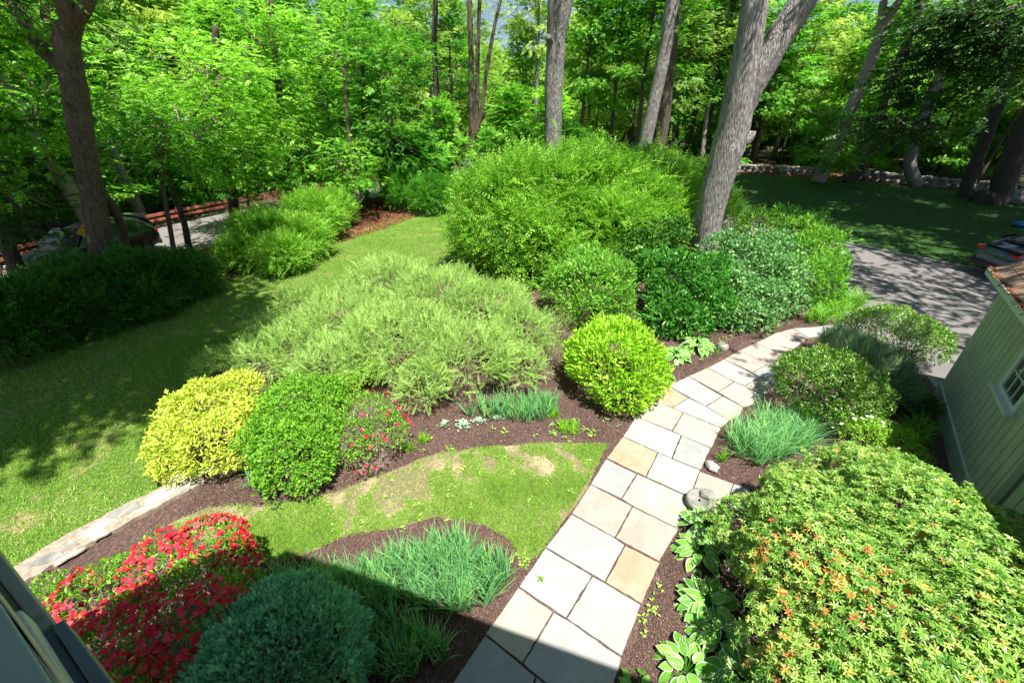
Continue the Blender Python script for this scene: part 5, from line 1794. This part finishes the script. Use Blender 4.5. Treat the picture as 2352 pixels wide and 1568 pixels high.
big_tree('leaning_tree', 'pale grey trunk leaning right behind the hedge between the two thick trunks',
         [Vector((8.7, 30, 0)), q2(1485, 315, 30), q2(1510, 200, 30), q2(1530, 100, 30), q2(1546, 0, 30), Vector((10, 30, 15))], [.5, .42, .38, .38, .38, .25], M['bark_grey'], crown=('maple', [((10, 30, 17), (3, 3, 1.8), 30)], 18, .45))
big_tree('brown_tree', 'brown furrowed trunk just right of the pale leaning trunk',
         [Vector((10.6, 33, 0)), q2(1520, 300, 33), q2(1535, 180, 33), q2(1550, 60, 33), q2(1556, 0, 33), Vector((11.6, 33, 15))], [.5, .44, .36, .3, .3, .2], M['bark_brown'], crown=('maple', [((11.6, 33, 16.5), (3, 3, 1.8), 30)], 18, .45))
big_tree('slender_tree', 'slender dark trunk standing beside the far road bend',
         [Vector((-7.0, 40, 0)), q2(1003, 350, 40), q2(1002, 200, 40), q2(997, 100, 40), q2(1000, 0, 40), Vector((-5.8, 40, 16))], [.32, .27, .25, .22, .2, .12], M['bark_dark'],
         [([q2(1000, 150, 40), q2(940, 120, 40), q2(890, 110, 40)], [.05, .03, .02]), ([q2(1003, 160, 40), q2(1060, 150, 40), q2(1090, 140, 40)], [.05, .03, .02])], ('yellowish', [((-5.8, 40, 15), (3.4, 3.4, 2.4), 36)], 16, .45), sides=12)
big_tree('twin_tree', 'twin stemmed dark tree left of centre beyond the road bend',
         [q2(1087, 350, 46) * 1, q2(1084, 250, 46), q2(1082, 120, 46), q2(1078, 0, 46)], [.34, .3, .26, .24], M['bark_brown'],
         [([q2(1090, 330, 46), q2(1095, 250, 46), q2(1098, 100, 46), q2(1102, 0, 46)], [.26, .24, .2, .18]), ([q2(1092, 310, 45), q2(1106, 260, 45), q2(1118, 160, 45), q2(1136, 60, 45), q2(1150, 0, 45)], [.22, .2, .18, .16, .14]),
          ([q2(1094, 300, 45.5), q2(1115, 260, 45), q2(1142, 200, 44)], [.12, .09, .05])], ('yellowish', [((-3, 46, 15.5), (4, 4, 2.5), 30)], 14, .45), sides=12)
big_tree('slim_tree', 'very thin straight sapling stem beside the far road bend',
         [Vector((-6.1, 43, 0)), q2(1041, 300, 43), q2(1038, 160, 43)], [.12, .09, .06], M['bark_dark'], crown=('maple_bright', [(q2(1038, 190, 43), (1.6, 1.6, 1.4), 14)], 16, .4), sides=8)
# big maple at the left with two limbs
big_tree('left_maple', 'dark forked maple in the left foreground in front of the black car',
         [Vector((-12.9, 11.9, 0)), q2(235, 585, 12.5), q2(212, 440, 12.5), q2(192, 340, 12.4), q2(172, 210, 12.3), q2(152, 90, 12.2), q2(150, 0, 12), Vector((-10.2, 11.6, 11))], [.4, .31, .27, .27, .27, .24, .2, .15], M['bark_brown'],
         [([q2(186, 215, 12.4), q2(150, 165, 12.6), q2(100, 120, 12.8), q2(60, 55, 13), q2(20, -10, 13.2), q2(-20, -120, 13.4)], [.18, .16, .15, .14, .13, .1]),
          ([q2(150, 130, 12.3), q2(125, 90, 12.8), q2(105, 40, 13.2), q2(95, -60, 13.5)], [.12, .11, .1, .08]), ([q2(160, 60, 12.2), q2(180, 40, 12.1), q2(203, 0, 12), q2(220, -90, 12)], [.16, .15, .13, .1]),
          ([q2(205, 400, 12.5), q2(235, 440, 12.7), q2(262, 480, 13), q2(282, 530, 13.4), q2(292, 590, 13.6)], [.09, .1, .11, .12, .12])],
         ('maple', [((-9.8, 11, 11), (3.2, 3.2, 1.6), 60), ((-13.0, 12.5, 8.2), (2.8, 2.2, 1.2), 40), ((-15, 11.5, 4.5), (2.0, 2.2, 1.6), 44), ((-13.8, 14, 5.8), (2.2, 1.5, 1.4), 26)], 20, .34), sides=24)
big_tree('leaning_tree', 'dark stem leaning left at the left edge above the dark shrubs',
         [Vector((-15.2, 11.6, 0)), q2(48, 640, 12.2), q2(15, 560, 12.2), q2(-10, 500, 12.2), q2(-50, 380, 12.2)], [.22, .2, .18, .17, .14], M['bark_dark'], crown=('dark_tree', [(q2(-20, 400, 12.2), (2.0, 2.0, 1.8), 30)], 18, .34), sides=12)
big_tree('pale_tree', 'thick pale barked trunk beyond the road at the left edge',
         [Vector((-21, 20.6, 0)), q2(190, 480, 20.5), q2(110, 350, 20.5), q2(30, 235, 20.5), q2(-60, 100, 20.5)], [.45, .36, .34, .34, .3], M['bark_pale'], sides=16)
big_tree('pale_tree', 'broken topped pale trunk with a short fork beyond the road',
         [Vector((-23, 26.3, 0)), q2(302, 330, 26.3), q2(296, 270, 26.3), q2(287, 225, 26.3), q2(280, 195, 26.3)], [.3, .24, .22, .2, .16], M['bark_pale'],
         [([q2(292, 245, 26.3), q2(297, 222, 26.2), q2(300, 205, 26.2)], [.14, .12, .1])], sides=12)
for k, (lab, bx, pts, r_, f, bm) in enumerate((
        ('slim pale stem nearest the yellow sign on the roadside bank', None, ((402, 590), (390, 520), (372, 420), (362, 330)), .09, 15.6, 'bark_brown'),
        ('darker slim stem just right of the pale roadside stem', None, ((436, 575), (420, 500), (388, 410), (372, 300)), .12, 16.2, 'bark_dark'),
        ('stout dark trunk in front of the guard rail', None, ((541, 505), (530, 430), (512, 350), (500, 200), (495, 60)), .26, 22, 'bark_dark'),
        ('thin stem beside the road just right of the stout dark trunk', None, ((580, 520), (570, 470), (566, 430), (560, 340)), .06, 20.5, 'bark_brown'),
        ('dark trunk with high fork beyond the arching roadside shrub', None, ((664, 430), (655, 330), (640, 200), (625, 60), (622, 0)), .22, 27, 'bark_dark'),
        ('dark trunk behind the arching roadside shrub', None, ((752, 430), (742, 330), (738, 200), (730, 40)), .2, 29, 'bark_dark'),
        ('slim dark trunk on the bank above the brown leaf litter', None, ((822, 480), (818, 400), (800, 300), (790, 150)), .12, 25, 'bark_brown'),
        ('short stout trunk just above the brown leaf litter', None, ((846, 470), (838, 400), (835, 300), (832, 150)), .15, 27, 'bark_dark'))):
    b0 = q2(*pts[0], f)
    path = [Vector((b0.x, f, 0))] + [q2(*p, f) for p in pts]
    cb = {2: ('maple_bright', [(q2(520, 300, 21), (2.6, 1.8, 2.6), 70), (q2(470, 180, 20), (3, 2, 1.6), 56)], 22, .38),
          4: ('maple_bright', [(q2(700, 330, 26), (2.8, 1.8, 2.6), 60), (q2(620, 120, 25), (3.6, 2, 2.2), 60)], 22, .42),
          5: ('maple_bright', [(q2(780, 330, 27), (2.5, 1.8, 3.2), 70), (q2(820, 130, 28), (3.2, 2, 2.2), 56)], 22, .42),
          0: ('maple', [(q2(350, 330, 16), (2.2, 1.6, 1.3), 40)], 20, .34), 1: ('maple', [(q2(420, 300, 16.5), (2.2, 1.6, 1.6), 50)], 20, .34),
          3: ('maple', [(q2(600, 420, 21), (1.6, 1.4, .9), 22)], 18, .36), 6: ('maple_bright', [(q2(800, 380, 24), (1.6, 1.6, 1.4), 30)], 20, .4),
          7: ('maple', [(q2(880, 300, 27), (2.4, 1.8, 2.8), 50), (q2(900, 150, 28), (2.4, 2, 2.4), 40)], 20, .42)}[k]
    big_tree('roadside_tree', lab, path, [r_ * 1.2] + [r_ * (1 - .12 * i) for i in range(len(pts))], M[bm], crown=cb, sides=12)
# right hand woods
big_tree('right_tree', 'pale brown forked trunk in the right hand woods',
         [Vector((27, 38, 0)), q2(1950, 260, 38), q2(1985, 180, 38), q2(2015, 100, 38), q2(2035, 50, 38), q2(2068, 0, 38)], [.55, .45, .42, .4, .34, .25], M['bark_pale'],
         [([q2(2012, 105, 38), q2(2022, 60, 38), q2(2030, 0, 38)], [.3, .28, .24])], ('maple_bright', [(q2(1930, 330, 36), (3, 2, 2.6), 60)], 20, .46), sides=14)
big_tree('right_tree', 'brown leaning trunk right of the pale forked trunk',
         [Vector((31, 40, 0)), q2(2030, 240, 40), q2(2060, 150, 40), q2(2100, 60, 40), q2(2120, 0, 40)], [.4, .34, .3, .28, .24], M['bark_brown'], sides=12)
big_tree('right_tree', 'dark slim trunk rising from the stone wall',
         [Vector((29, 37.5, 0)), q2(1995, 370, 37.5), q2(2040, 200, 37.5), q2(2085, 100, 37.5), q2(2110, 0, 37.5)], [.35, .3, .26, .24, .2], M['bark_dark'], sides=12)
big_tree('right_tree', 'grey mottled trunk seen through the dark hanging foliage',
         [Vector((34, 36, 0)), q2(2090, 370, 36), q2(2130, 250, 36), q2(2180, 130, 36), q2(2230, 0, 36)], [.5, .42, .4, .36, .32], M['bark_grey'], sides=14)
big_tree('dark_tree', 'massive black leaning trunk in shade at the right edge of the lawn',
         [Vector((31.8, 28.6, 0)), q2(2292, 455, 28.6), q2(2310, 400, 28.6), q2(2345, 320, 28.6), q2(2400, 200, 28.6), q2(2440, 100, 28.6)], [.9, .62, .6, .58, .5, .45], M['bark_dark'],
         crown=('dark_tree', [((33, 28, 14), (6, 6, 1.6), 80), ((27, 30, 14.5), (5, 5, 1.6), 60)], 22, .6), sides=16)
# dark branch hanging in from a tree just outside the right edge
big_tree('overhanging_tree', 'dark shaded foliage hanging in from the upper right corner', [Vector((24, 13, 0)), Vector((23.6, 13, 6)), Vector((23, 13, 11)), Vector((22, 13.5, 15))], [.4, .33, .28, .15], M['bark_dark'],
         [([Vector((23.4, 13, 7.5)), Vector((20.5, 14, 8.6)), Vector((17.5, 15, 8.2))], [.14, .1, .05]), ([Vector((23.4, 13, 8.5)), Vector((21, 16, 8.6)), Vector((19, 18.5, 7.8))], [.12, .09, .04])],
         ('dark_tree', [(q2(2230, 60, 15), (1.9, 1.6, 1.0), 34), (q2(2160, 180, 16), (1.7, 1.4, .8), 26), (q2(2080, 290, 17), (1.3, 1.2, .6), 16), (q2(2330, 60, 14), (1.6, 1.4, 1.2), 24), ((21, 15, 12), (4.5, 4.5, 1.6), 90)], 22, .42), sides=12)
# canopies above the frame that shade the lawns and dapple drive and path
big_tree('lawn_maple', 'tall spreading maple left of the house shading the lawn', [Vector((-14.5, 2.2, 0)), Vector((-14, 2.6, 6)), Vector((-13, 3.6, 11)), Vector((-12, 4.5, 14))], [.5, .4, .3, .18], M['bark_brown'],
         crown=('maple', [((-8.2, 4.6, 12.3), (3.5, 4.2, 1.5), 190), ((-10.6, 7, 12.0), (2.5, 4, 1.5), 90), ((-10.6, .8, 12.2), (3.5, 3, 1.5), 90)], 28, .46), sides=14)
big_tree('drive_maple', 'tall open maple behind the garage dappling the driveway', [Vector((18, 1, 0)), Vector((17.6, 1.2, 7)), Vector((17, 2.5, 12))], [.45, .38, .2], M['bark_brown'],
         [([Vector((17.5, 1.4, 7.5)), Vector((15, 4, 10.5)), Vector((13, 6, 12))], [.2, .14, .06]), ([Vector((17.5, 1.4, 8)), Vector((13, 1.5, 11.5)), Vector((10.5, 1.6, 13))], [.2, .14, .06])],
         crown=('maple', [((17.2, 6.6, 12.5), (4.2, 4.6, 1.3), 95), ((20.5, 8.2, 12.5), (3.5, 4.5, 1.2), 50), ((10.2, 3.0, 13), (2.2, 1.8, .9), 22)], 11, .5), sides=14)
for i, (x, y, a) in enumerate(((26, 20, 5.5), (20.5, 28, 4.5), (37, 19, 6), (24, 37, 5.5), (34, 29, 5.5))):
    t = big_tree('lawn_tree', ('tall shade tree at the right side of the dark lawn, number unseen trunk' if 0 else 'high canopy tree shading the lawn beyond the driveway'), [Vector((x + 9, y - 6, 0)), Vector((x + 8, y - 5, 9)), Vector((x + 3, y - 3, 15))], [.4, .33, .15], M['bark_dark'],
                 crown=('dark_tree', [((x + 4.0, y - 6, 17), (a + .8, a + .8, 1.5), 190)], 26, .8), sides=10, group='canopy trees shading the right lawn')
